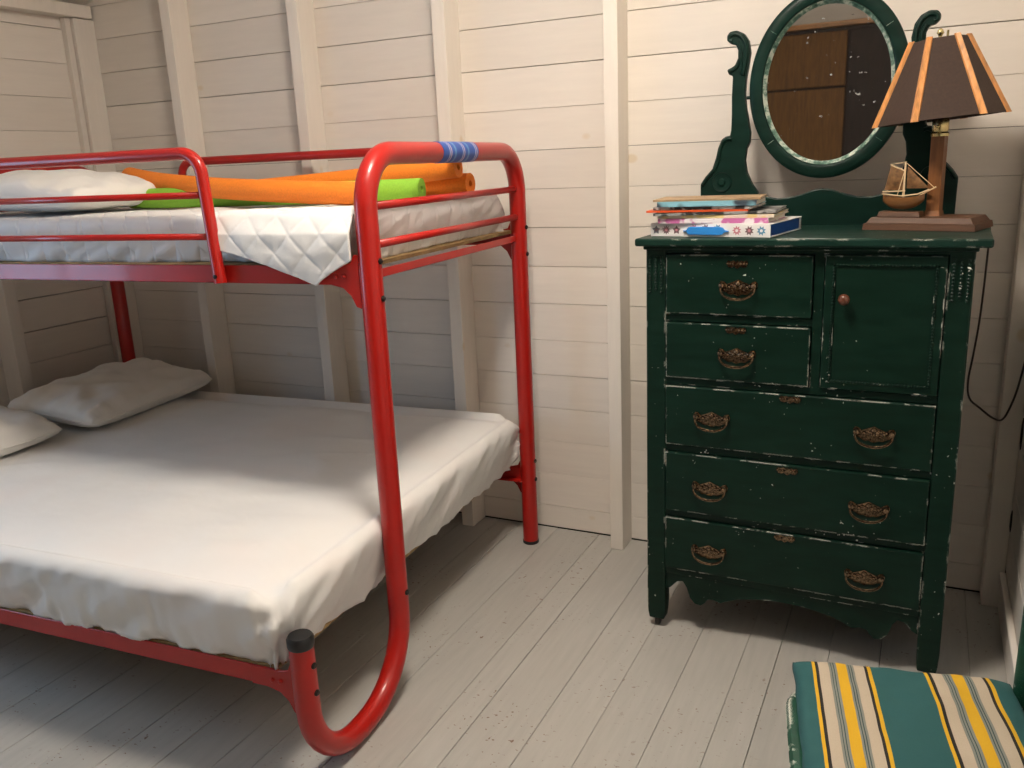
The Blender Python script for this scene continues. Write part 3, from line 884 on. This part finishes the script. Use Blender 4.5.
# small cupboard door with beaded frame
dx0, dx1, dz0, dz1 = SX1 + 0.0015, IX1 - 0.0015, 0.8125, 1.1645
dd = MB().box(dx0, dx1, 0.0, 0.03, dz0, dz1).build('door', M['green_drawer'], dr, bevel=0.003)
fr = 0.026
fb = MB().box(dx0 + 0.002, dx1 - 0.002, -0.004, 0.001, dz1 - fr, dz1 - 0.002).box(dx0 + 0.002, dx1 - 0.002, -0.004, 0.001, dz0 + 0.002, dz0 + fr - 0.004).box(dx0 + 0.002, dx0 + fr, -0.004, 0.001, dz0 + 0.02, dz1 - 0.02).box(dx1 - fr, dx1 - 0.002, -0.004, 0.001, dz0 + 0.02, dz1 - 0.02)
fb.build('door_frame', M['green'], dd)
bx0, bx1, bz0, bz1 = dx0 + 0.022, dx1 - 0.022, dz0 + 0.022, dz1 - 0.024
def beads(a, b):
    mb = MB(); a = Vector(a); b = Vector(b); n = int((b - a).length / 0.0075)
    for i in range(n + 1):
        q = a + (b - a) * (i / n)
        mb.lathe([(0.0034, 0.002), (0.0034, -0.001), (0.002, -0.0032), (0.0005, -0.0036)], 7, q, 'y')
    return mb
for a, b in (((bx0, -0.004, bz0), (bx1, -0.004, bz0)), ((bx0, -0.004, bz1), (bx1, -0.004, bz1)), ((bx0, -0.004, bz0), (bx0, -0.004, bz1)), ((bx1, -0.004, bz0), (bx1, -0.004, bz1))):
    beads(a, b).build('bead_moulding', M['green_bead'], dd, smooth=True)
MB().lathe([(0.006, 0.0), (0.006, -0.008), (0.0135, -0.016), (0.0145, -0.024), (0.010, -0.031), (0.004, -0.033), (0.001, -0.033)], 18, (lx(-0.186), -0.003, 1.055), 'y').build('knob', M['knob'], dd, smooth=True)

# harp of the mirror: scrolled arms and back board
MY = 2.74 - DY
arm = [(-0.665, 1.323), (-0.665, 1.338), (-0.651, 1.359), (-0.629, 1.383), (-0.619, 1.414), (-0.612, 1.445), (-0.602, 1.469), (-0.588, 1.478), (-0.577, 1.478), (-0.574, 1.495), (-0.573, 1.543), (-0.574, 1.59), (-0.572, 1.65), (-0.584, 1.654), (-0.59, 1.668), (-0.578, 1.673), (-0.567, 1.679), (-0.558, 1.698), (-0.558, 1.721), (-0.565, 1.736), (-0.579, 1.739), (-0.591, 1.75), (-0.592, 1.763), (-0.583, 1.774), (-0.563, 1.776), (-0.542, 1.766), (-0.528, 1.745), (-0.522, 1.711), (-0.527, 1.673), (-0.533, 1.64), (-0.535, 1.6), (-0.53, 1.553), (-0.522, 1.512), (-0.516, 1.485), (-0.517, 1.458), (-0.526, 1.438), (-0.53, 1.404), (-0.524, 1.369), (-0.507, 1.333), (-0.489, 1.308), (-0.489, 1.205), (-0.663, 1.205)]
for s in (-1, 1):
    f = (lambda x_: lx(x_)) if s < 0 else (lambda x_: -lx(x_) - 0.004)
    a_ = MB().prism([(f(x_), z_) for x_, z_ in arm], MY - 0.012, MY + 0.014).build('mirror_arm', M['green_mirror'], dr, bevel=0.004)
    def ridge(pts, r, nm):
        pp = []
        P = [Vector((f(q[0]), MY - 0.013, q[1])) for q in pts]
        for i in range(len(P) - 1):                       # Catmull-Rom
            p0, p1, p2, p3 = P[max(i - 1, 0)], P[i], P[i + 1], P[min(i + 2, len(P) - 1)]
            for k in range(5):
                u = k / 5
                pp.append(0.5 * ((2 * p1) + (p2 - p0) * u + (2 * p0 - 5 * p1 + 4 * p2 - p3) * u * u + (3 * p1 - p0 - 3 * p2 + p3) * u ** 3))
        pp.append(P[-1])
        MB().tube(pp, r, 8).build(nm, M['green_mirror'], a_, smooth=True)
    ridge([(-0.543, 1.648), (-0.536, 1.68), (-0.533, 1.72), (-0.543, 1.75), (-0.562, 1.765), (-0.58, 1.763), (-0.584, 1.752), (-0.575, 1.748)], 0.006, 'scroll_ridge')
    ridge([(-0.548, 1.655), (-0.547, 1.69), (-0.549, 1.72), (-0.558, 1.742)], 0.004, 'scroll_ridge')
    ridge([(-0.585, 1.663), (-0.568, 1.667), (-0.556, 1.682), (-0.55, 1.70)], 0.005, 'scroll_ridge')
    ridge([(-0.57, 1.468), (-0.582, 1.47), (-0.595, 1.462), (-0.604, 1.44), (-0.61, 1.41), (-0.622, 1.38), (-0.645, 1.355), (-0.658, 1.335)], 0.0055, 'scroll_ridge')
    MB().lathe([(0.030, 0.0), (0.028, -0.005), (0.022, -0.003), (0.012, -0.004), (0.009, -0.009), (0.001, -0.010)], 24, (f(-0.598), MY - 0.012, 1.342), 'y').build('rosette', M['green_mirror'], a_, smooth=True, auto=0.5)
    MB().lathe([(0.005, -0.008), (0.005, 0.008)], 12, (f(-0.522), MY - 0.002, 1.585), 'x').build('pivot', M['green_mirror'], a_, smooth=True, auto=0.6)
bb = [(-0.20, 1.205), (-0.20, 1.300), (-0.185, 1.304), (-0.165, 1.296), (-0.13, 1.289), (-0.095, 1.291), (-0.060, 1.300), (-0.030, 1.311), (0.0, 1.316), (0.030, 1.311), (0.060, 1.300), (0.095, 1.291), (0.13, 1.289), (0.165, 1.296), (0.185, 1.304), (0.20, 1.300), (0.20, 1.205)]
MB().prism([(a + 0.002, b) for a, b in bb], MY - 0.010, MY + 0.010).build('mirror_board', M['green_mirror'], dr, bevel=0.003)
# oval frame and glass
CX, CZ, RX, RZ = 0.0, 1.608, 0.172, 0.217
def oval(prof, n=96):
    """profile (offset outward, y) swept round the ellipse"""
    vs = []; fs = []
    for k in range(n):
        a = 2 * PI * k / n
        nx, nz = math.cos(a) / RX, math.sin(a) / RZ
        l = math.hypot(nx, nz)
        for (d, y_) in prof:
            vs.append((CX + RX * math.cos(a) + nx / l * d, MY + y_, CZ + RZ * math.sin(a) + nz / l * d))
    m_ = len(prof)
    for k in range(n):
        for i in range(m_):
            fs.append((k * m_ + i, k * m_ + (i + 1) % m_, ((k + 1) % n) * m_ + (i + 1) % m_, ((k + 1) % n) * m_ + i))
    return MB().add(vs, fs)
mf = oval([(0.006, 0.012), (0.006, -0.006), (0.010, -0.012), (0.016, -0.014), (0.030, -0.014), (0.039, -0.012), (0.045, -0.007), (0.046, 0.0), (0.046, 0.012)]).build('mirror_frame', M['green_mirror'], dr, smooth=True, auto=0.6)
oval([(-0.004, 0.006), (-0.003, 0.001), (0.0065, -0.0085), (0.0075, -0.006), (0.0075, 0.006)]).build('mirror_lip', M['lip'], mf, smooth=True, auto=0.6)
for a in (0.65, 2.45, 3.85, 5.55):                        # joints of the frame segments
    nx, nz = math.cos(a) / RX, math.sin(a) / RZ; l = math.hypot(nx, nz)
    p0 = Vector((CX + RX * math.cos(a), MY - 0.0142, CZ + RZ * math.sin(a))); nv_ = Vector((nx / l, 0, nz / l))
    MB().tube([p0 + nv_ * 0.013, p0 + nv_ * 0.034], 0.0007, 5).build('joint_line', M['lip'], mf)
vs = [(CX, MY + 0.004, CZ)] ; fs = []
for k in range(96):
    a = 2 * PI * k / 96; vs.append((CX + RX * math.cos(a), MY + 0.004, CZ + RZ * math.sin(a)))
fs = [(0, 1 + (k + 1) % 96, 1 + k) for k in range(96)]
MB().add(vs, fs).build('mirror_glass', M['glass'], mf, recalc=False)
MB().prism([(CX + (RX + 0.03) * math.cos(2 * PI * k / 48), CZ + (RZ + 0.03) * math.sin(2 * PI * k / 48)) for k in range(48)], MY + 0.0125, MY + 0.018).build('mirror_back', M['brown'], mf)

# ------------------------------------------------------------------ table lamp with model ship
TZ = 1.2095
LA = -0.28
LPX, LPY = -0.004, 2.595
lp = empty('table_lamp', (LPX, LPY, TZ), LA)
lp.scale = (1.03, 1.03, 1.03)
tag(lp, 'wooden table lamp with a panelled brown shade and a model sailing ship on its base', 'lamp')
def plate(x0, x1, y0, y1, z0, z1, ch):
    vs = [(x0, y0, z0), (x1, y0, z0), (x1, y1, z0), (x0, y1, z0), (x0 + ch, y0 + ch, z1), (x1 - ch, y0 + ch, z1), (x1 - ch, y1 - ch, z1), (x0 + ch, y1 - ch, z1)]
    return MB().add(vs, [(0, 3, 2, 1), (4, 5, 6, 7), (0, 1, 5, 4), (1, 2, 6, 5), (2, 3, 7, 6), (3, 0, 4, 7)])
plate(-0.145, 0.130, -0.08, 0.09, 0, 0.017, 0.003).build('base', M['lampwood'], lp, bevel=0.0009, segs=1)
plate(-0.138, 0.123, -0.073, 0.083, 0.017, 0.032, 0.010).build('base_step', M['lampwood'], lp, bevel=0.001, segs=1)
MB().box(-0.012, 0.020, 0.0, 0.032, 0.032, 0.232).build('post', M['lamppost'], lp, bevel=0.0009, segs=1)
plate(-0.016, 0.024, -0.004, 0.036, 0.032, 0.045, 0.003).build('post_foot', M['lamppost'], lp)
sk = MB().lathe([(0.010, 0.228), (0.021, 0.231), (0.022, 0.238), (0.018, 0.242), (0.020, 0.248), (0.020, 0.272), (0.016, 0.280), (0.012, 0.300)], 18, (0.004, 0.016, 0)).build('socket', M['brass_bright'], lp, smooth=True, auto=0.5)
MB().tube([(0.004, 0.016, 0.255), (0.004, -0.016, 0.255)], 0.004, 8).build('switch', M['brass_bright'], sk, smooth=True)
MB().tube([(0.004, 0.016, 0.29), (0.004, 0.016, 0.485)], 0.0028, 8).build('harp_rod', M['brass_bright'], lp, smooth=True)
# six-panel shade, slightly askew
SHB, SHT, RB, RT = 0.272, 0.465, 0.153, 0.065
tiltm = Matrix.Translation((-0.006, 0.016, 0.37)) @ Matrix.Rotation(-LA, 4, 'Z') @ Matrix.Rotation(-0.075, 4, 'Y')
A0 = math.radians(188)
def hexpt(k, top, dr_=0.0, da=0.0):
    a = A0 + k * PI / 3
    r = (RT if top else RB) + dr_
    return tiltm @ Vector((r * math.cos(a), r * math.sin(a), (SHT if top else SHB) - 0.37))
for k in range(6):
    a, b, c, d = hexpt(k, 0), hexpt(k + 1, 0), hexpt(k + 1, 1), hexpt(k, 1)
    nrm = (b - a).cross(d - a).normalized()
    o_ = [q - nrm * 0.0025 for q in (a, b, c, d)]
    MB().add([a, b, c, d] + o_, [(0, 1, 2, 3), (7, 6, 5, 4), (0, 4, 5, 1), (1, 5, 6, 2), (2, 6, 7, 3), (3, 7, 4, 0)]).build('shade_panel', M['shade'], lp)
    # ribs over each corner, folded over the two panels
    e0, e1 = (b - a).normalized(), (a - hexpt(k - 1, 0)).normalized()
    t0, t1 = (c - d).normalized(), (d - hexpt(k - 1, 1)).normalized()
    wb_, wt_ = 0.0105, 0.0085
    out0 = (a - tiltm @ Vector((0, 0, SHB - 0.37))).normalized() * 0.005; out1 = (d - tiltm @ Vector((0, 0, SHT - 0.37))).normalized() * 0.005
    dn = (a - d).normalized() * 0.002
    V = [a - e1 * wb_ + out0 + dn, a + out0 * 1.6 + dn, a + e0 * wb_ + out0 + dn, d - t1 * wt_ + out1 - dn * 2, d + out1 * 1.6 - dn * 2, d + t0 * wt_ + out1 - dn * 2]
    V += [q - out0 * 1.1 for q in V[:3]] + [q - out1 * 1.1 for q in V[3:6]]
    MB().add(V, [(0, 1, 4, 3), (1, 2, 5, 4), (6, 9, 10, 7), (7, 10, 11, 8), (0, 3, 9, 6), (2, 8, 11, 5), (0, 6, 7, 1), (1, 7, 8, 2), (3, 4, 10, 9), (4, 5, 11, 10)]).build('shade_rib', M['ribwood'], lp)
topc = tiltm @ Vector((0, 0, SHT - 0.37))
for k in range(3):
    MB().tube([hexpt(2 * k, 1, -0.003), topc], 0.0018, 6).build('shade_spoke', M['brass_bright'], lp)
MB().lathe([(0.004, -0.004), (0.008, 0.0), (0.004, 0.004), (0.005, 0.010), (0.009, 0.015), (0.006, 0.022), (0.002, 0.026), (0.0005, 0.026)], 14, topc).build('finial', M['brass_bright'], lp, smooth=True)
# ship on its plinth
sp_ = MB()
SXc, SYc = -0.058, -0.030
plate(SXc - 0.060, SXc + 0.048, SYc - 0.022, SYc + 0.022, 0.032, 0.046, 0.004).build('ship_plinth', M['lampwood'], lp, bevel=0.001, segs=1)
rows = []
for i in range(17):
    u = -1 + 2 * i / 16
    wdt = 0.020 * (1 - abs(u) ** 2.6) ** 0.6 + 0.0006
    keel = 0.050 + 0.020 * abs(u) ** 3.0 + (0.004 if u > 0 else 0.002) * abs(u)
    deck = 0.082 + 0.008 * u * u + (0.004 if u < -0.6 else 0)
    row = []
    for j in range(11):
        a = PI * j / 10
        row.append((SXc + u * 0.052 - 0.002, SYc - wdt * math.cos(a), deck - (deck - keel) * math.sin(a) ** 0.7))
    rows.append(row)
hb = MB().grid(rows)
n0 = len(hb.v)
hb.f += [(i * 11, (i + 1) * 11, (i + 1) * 11 + 10, i * 11 + 10) for i in range(16)]
hull = hb.build('ship_hull', M['hull'], lp, smooth=True, auto=0.7)
MB().tube([(SXc - 0.003, SYc, 0.080), (SXc - 0.002, SYc, 0.172)], [0.0032, 0.0024], 8).build('mast', M['spar'], hull)
MB().tube([(SXc - 0.055, SYc - 0.004, 0.096), (SXc + 0.002, SYc - 0.004, 0.098)], 0.0018, 6).build('boom', M['spar'], hull)
MB().tube([(SXc - 0.040, SYc, 0.165), (SXc - 0.002, SYc, 0.148)], 0.0018, 6).build('gaff', M['spar'], hull)
MB().tube([(SXc + 0.036, SYc, 0.085), (SXc + 0.076, SYc, 0.107)], 0.0018, 6).build('bowsprit', M['spar'], hull)
MB().tube([(SXc - 0.052, SYc - 0.017, 0.0915), (SXc, SYc - 0.0215, 0.086), (SXc + 0.036, SYc - 0.014, 0.090), (SXc + 0.060, SYc, 0.101)], 0.0016, 6).build('gunwale', M['spar'], hull)
def sail(pts, bow):
    P = []
    n = 8
    for i in range(n + 1):
        row = []
        for j in range(n + 1):
            u, v = i / n, j / n
            a = Vector(pts[0]) * (1 - u) + Vector(pts[1]) * u; b = Vector(pts[3]) * (1 - u) + Vector(pts[2]) * u
            q = a * (1 - v) + b * v
            q.y -= bow * math.sin(PI * u) * math.sin(PI * v)
            row.append(tuple(q))
        P.append(row)
    mb = MB().grid(P); k = len(mb.v)
    mb.v += [(a, b + 0.0008, c) for a, b, c in mb.v]; mb.f += [tuple(i + k for i in f[::-1]) for f in mb.f[:]]
    return mb
sail([(SXc - 0.052, SYc, 0.100), (SXc - 0.003, SYc, 0.100), (SXc - 0.003, SYc, 0.148), (SXc - 0.038, SYc, 0.163)], 0.008).build('sail', M['sail'], hull, smooth=True, recalc=False)
sail([(SXc + 0.004, SYc, 0.104), (SXc + 0.060, SYc, 0.104), (SXc + 0.004, SYc, 0.160), (SXc + 0.003, SYc, 0.150)], 0.006).build('sail', M['sail'], hull, smooth=True, recalc=False)
for a, b in (((SXc - 0.002, SYc, 0.170), (SXc + 0.072, SYc, 0.105)), ((SXc - 0.002, SYc, 0.155), (SXc - 0.012, SYc - 0.019, 0.088)), ((SXc - 0.002, SYc, 0.155), (SXc + 0.006, SYc - 0.020, 0.088)), ((SXc - 0.002, SYc, 0.170), (SXc - 0.040, SYc, 0.165))):
    MB().tube([a, b], 0.0009, 5).build('rigging', M['spar'], hull)
# flex: over the dresser edge, down behind and up to the socket by the side wall
inv = (Matrix.Translation((LPX, LPY, TZ)) @ Matrix.Rotation(LA, 4, 'Z') @ Matrix.Scale(1.03, 4)).inverted()
cp = [(0.105, 2.66, 1.214), (0.128, 2.665, 1.217), (0.143, 2.67, 1.205), (0.146, 2.70, 1.15), (0.1455, 2.72, 1.04), (0.143, 2.74, 0.93), (0.136, 2.75, 0.83), (0.130, 2.76, 0.755), (0.138, 2.77, 0.700), (0.170, 2.78, 0.668), (0.202, 2.78, 0.643), (0.226, 2.775, 0.640), (0.242, 2.77, 0.675), (0.258, 2.765, 0.745), (0.272, 2.76, 0.86), (0.280, 2.75, 0.98)]
cc = []
P = [Vector(q) for q in cp]
for i in range(len(P) - 1):
    p0, p1, p2, p3 = P[max(i - 1, 0)], P[i], P[i + 1], P[min(i + 2, len(P) - 1)]
    for k in range(5):
        u = k / 5
        cc.append(0.5 * ((2 * p1) + (p2 - p0) * u + (2 * p0 - 5 * p1 + 4 * p2 - p3) * u * u + (3 * p1 - p0 - 3 * p2 + p3) * u ** 3))
MB().tube([inv @ q for q in cc] + [inv @ P[-1]], 0.003, 6).build('power_cord', M['cord'], lp, smooth=True)

# ------------------------------------------------------------------ binder and booklets on the dresser
white = simple('white_card', (0.80, 0.79, 0.78), 0.4, var=0.03)
blue = simple('blue_lining', (0.012, 0.07, 0.30), 0.45, var=0.1)
brightblue = simple('blue_handle', (0.03, 0.26, 0.72), 0.3, var=0.08)
BW, BD, BH = 0.342, 0.27, 0.036
bn = empty('ring_binder', (-0.545, 2.362, TZ), -0.16)
tag(bn, 'white ring binder with flower motifs and a blue handle, under the booklets', 'binder')
MB().box(-BW / 2, BW / 2, 0, 0.003, 0, BH).build('spine', white, bn, bevel=0.001, segs=1)
MB().box(-BW / 2, BW / 2, 0.003, BD, 0, 0.003).build('cover', white, bn, bevel=0.0008, segs=1)
MB().box(-BW / 2, BW / 2, 0.003, BD, BH - 0.003, BH).build('cover', white, bn, bevel=0.0008, segs=1)
MB().box(-BW / 2 + 0.004, BW / 2 - 0.004, 0.0035, BD - 0.012, 0.0035, BH - 0.0035).build('lining', blue, bn)
MB().box(-BW / 2, BW / 2, BD - 0.01, BD - 0.007, 0.003, BH - 0.003).build('closing_flap', white, bn)
h_ = [(-0.062, 0.017), (-0.055, 0.0185), (-0.051, 0.026), (-0.046, 0.0275), (0.018, 0.0275), (0.023, 0.026), (0.028, 0.019), (0.036, 0.0175), (0.036, 0.0145), (0.028, 0.0135), (0.023, 0.0075), (0.018, 0.006), (-0.046, 0.006), (-0.051, 0.0075), (-0.055, 0.0145), (-0.062, 0.0145)]
hd = MB().prism([((a + 0.013) * 1.33 - 0.006, b) for a, b in h_], -0.006, 0.0).build('handle', brightblue, bn, bevel=0.002)
pk = simple('motif_print_rose', (0.50, 0.20, 0.24), 0.5); pg = simple('motif_print_grey', (0.14, 0.14, 0.17), 0.5); pb = simple('motif_print_blue', (0.10, 0.27, 0.42), 0.5); pbr = simple('motif_print_brown', (0.16, 0.09, 0.10), 0.5)
def flower(x_, z_, n, r, mat, hole):
    o = []
    for k in range(n * 2):
        a = PI * k / n + 0.3
        q = r if k % 2 == 0 else r * 0.58
        o.append((x_ + q * math.cos(a), z_ + q * math.sin(a)))
    f_ = MB().prism(o, -0.0006, 0.0).build('flower_print', mat, bn)
    MB().prism([(x_ + r * 0.32 * math.cos(k * PI / 4), z_ + r * 0.32 * math.sin(k * PI / 4)) for k in range(8)], -0.0009, 0.0).build('flower_centre', hole, f_)
for fx_, n, r, mt_, hm in ((0.05, 5, 0.0125, pg, pbr), (0.14, 10, 0.013, pbr, pk), (0.23, 5, 0.0125, pbr, pk), (0.735, 9, 0.013, pk, white), (0.835, 8, 0.013, pbr, pk), (0.93, 8, 0.013, pb, white), (0.38, 8, 0.012, pk, pbr), (0.48, 8, 0.012, pbr, pk), (0.58, 8, 0.012, pb, pk)):
    flower((fx_ - 0.5) * BW, 0.018 if abs(fx_ - 0.48) > 0.15 else 0.023, n, r, mt_, hm)

def booklet(x0, x1, y0, depth, th, rz, cov, page, label, tilt=0.0, name='booklet'):
    """thin bound booklet: two covers round a block of pages, folded spine at the front"""
    global bz
    o = empty(name, ((x0 + x1) / 2, y0, bz), rz)
    o.rotation_euler = (0, tilt, rz)
    L = (x1 - x0) / 2
    t_ = min(0.0016, th * 0.22)
    MB().box(-L, L, 0, depth, 0, t_).box(-L, L, 0, depth, th - t_, th).box(-L, L, -0.001, 0.0015, 0, th).build('cover', cov, o, bevel=0.0004, segs=1)
    MB().box(-L + 0.002, L - 0.002, 0.0015, depth - 0.002, t_, th - t_).build('pages', page, o)
    tag(o, label, 'book', 'stack of booklets on the binder')
    bz += th + 0.0006
paper = simple('paper', (0.74, 0.70, 0.62), 0.7, var=0.05)
def print_spine(name, a, b, k=24.0):
    mt, nt, p = newmat(name); t = NT(nt)
    f = t.noise(t.mapping(t.coord(), scale=(1, 1, 1)), k, 2)
    t.link(t.ramp(f, [(0.47, a), (0.53, b)]), p.inputs['Base Color']); p.inputs['Roughness'].default_value = 0.4
    return mt
bz = TZ + BH + 0.0005
booklet(-0.688, -0.385, 2.362, 0.21, 0.013, -0.06, print_spine('magenta_white_cover', (0.78, 0.74, 0.76), (0.55, 0.16, 0.38)), paper, 'white and magenta booklet, lowest of the stack on the binder')
booklet(-0.690, -0.372, 2.366, 0.21, 0.009, -0.03, print_spine('cream_yellow_cover', (0.72, 0.58, 0.26), (0.70, 0.62, 0.50)), paper, 'cream yellow booklet, second from the bottom of the stack')
booklet(-0.697, -0.365, 2.362, 0.20, 0.007, 0.03, print_spine('black_grey_cover', (0.03, 0.03, 0.03), (0.30, 0.30, 0.29)), paper, 'black and grey booklet in the middle of the stack', -0.012)
booklet(-0.716, -0.440, 2.360, 0.20, 0.0055, 0.05, simple('red_orange_cover', (0.62, 0.085, 0.02), 0.4), paper, 'thin orange red booklet sticking out left from the stack')
booklet(-0.700, -0.428, 2.366, 0.20, 0.008, 0.0, print_spine('black_white_cover', (0.06, 0.055, 0.05), (0.60, 0.58, 0.55)), paper, 'black and white booklet under the light blue one')
booklet(-0.685, -0.418, 2.358, 0.19, 0.014, 0.04, print_spine('light_blue_cover', (0.24, 0.50, 0.60), (0.05, 0.07, 0.09), 9.0), paper, 'light blue booklet, second from the top of the stack')
booklet(-0.697, -0.410, 2.364, 0.18, 0.0055, 0.07, simple('tan_board_cover', (0.33, 0.22, 0.12), 0.6, var=0.3), paper, 'thin tan board book lying on top of the stack')

# ------------------------------------------------------------------ green chair and striped cushion
CHX, CHY, SEAT = 0.044, 1.402, 0.44
ch = empty('chair', (CHX, CHY, 0), 0.19)
tag(ch, 'dark green chipped wooden chair under the striped cushion', 'chair')
per, _c = rrect(-0.188, 0.188, -0.178, 0.178, 0.085, 96)
vs = []; fs = []
for zz, e in ((SEAT - 0.028, 0.0), (SEAT - 0.02, 0.008), (SEAT - 0.008, 0.010), (SEAT, 0.004)):
    vs += [(a + nx * (e + (0.012 if nx < -0.3 else 0)), b + ny * e, zz) for a, b, nx, ny, d in per]
n = 96
for i in range(3):
    for k in range(n): fs.append((i * n + k, i * n + (k + 1) % n, (i + 1) * n + (k + 1) % n, (i + 1) * n + k))
fs += [tuple(range(n))[::-1], tuple(3 * n + k for k in range(n))]
MB().add(vs, fs).build('seat', M['green_chair'], ch, smooth=True, auto=0.7)
for sx_, sy in ((-1, -1), (-1, 1), (1, -1), (1, 1)):
    x_, y_ = 0.150 * sx_, 0.150 * sy
    if sx_ < 0:
        MB().tube([(x_ - 0.02, y_ + 0.015 * sy, 0.0), (x_ - 0.012, y_ + 0.01 * sy, 0.12), (x_ - 0.006, y_, 0.22), (x_, y_, SEAT - 0.022)], [0.013, 0.019, 0.021, 0.017], 12).build('leg', M['green_chair'], ch, smooth=True)
    else:
        MB().tube([(0.190, y_ + 0.008 * sy, 0.0), (0.196, y_ + 0.010 * sy, 0.2), (0.200, y_ + 0.012 * sy, SEAT), (0.200, y_ + 0.012 * sy, 0.6), (0.200, y_ + 0.012 * sy, 0.86)], [0.014, 0.018, 0.019, 0.017, 0.015], 12).build('leg', M['green_chair'], ch, smooth=True)
for z_ in (0.60, 0.72, 0.84):
    MB().box(0.193, 0.207, -0.162, 0.162, z_ - 0.03, z_ + 0.03).build('back_slat', M['green_chair'], ch, bevel=0.004)
for y_ in (-0.158, 0.158):
    MB().tube([(-0.16, y_, 0.16), (0.196, y_, 0.16)], 0.010, 10).build('stretcher', M['green_chair'], ch, smooth=True)
MB().tube([(0.02, -0.158, 0.16), (0.02, 0.158, 0.16)], 0.010, 10).build('stretcher', M['green_chair'], ch, smooth=True)

# cushion: soft slab with rounded edges
CD, CT = 0.385, 0.045
nu, nv = 60, 60
mb = MB()
for sgn in (1, -1):
    P = []
    for i in range(nu + 1):
        row = []
        for j in range(nv + 1):
            u = -1 + 2 * i / nu; v = -1 + 2 * j / nv
            e = max(abs(u), abs(v))
            th = (max(0, 1 - abs(u) ** 8) * max(0, 1 - abs(v) ** 8)) ** 0.5
            x_ = u * CW / 2; y_ = v * CD / 2
            wob = 0.006 * noise.noise((u * 2.1, v * 2.3, 4.0)) + 0.003 * noise.noise((u * 6, v * 5, 1.0))
            y_ += 0.006 * noise.noise((u * 3, v, 2)) ; x_ += 0.004 * noise.noise((u, v * 4, 6))
            row.append((x_, y_, sgn * CT / 2 * th + (wob if sgn > 0 else wob * 0.0) * th))
        P.append(row if sgn > 0 else row[::-1])
    mb.grid(P)
cu = mb.build('cushion', M['stripes'], smooth=True)
bm = bmesh.new(); bm.from_mesh(cu.data); bmesh.ops.remove_doubles(bm, verts=bm.verts, dist=0.0004); bmesh.ops.recalc_face_normals(bm, faces=bm.faces); bm.to_mesh(cu.data); bm.free()
for pl in cu.data.polygons: pl.use_smooth = True
cu.location = (0.040, 1.407, SEAT + CT / 2 + 0.001); cu.rotation_euler = (0, 0, 0.19)
tag(cu, 'teal cushion with yellow, cream and grey stripes on the green chair', 'cushion')
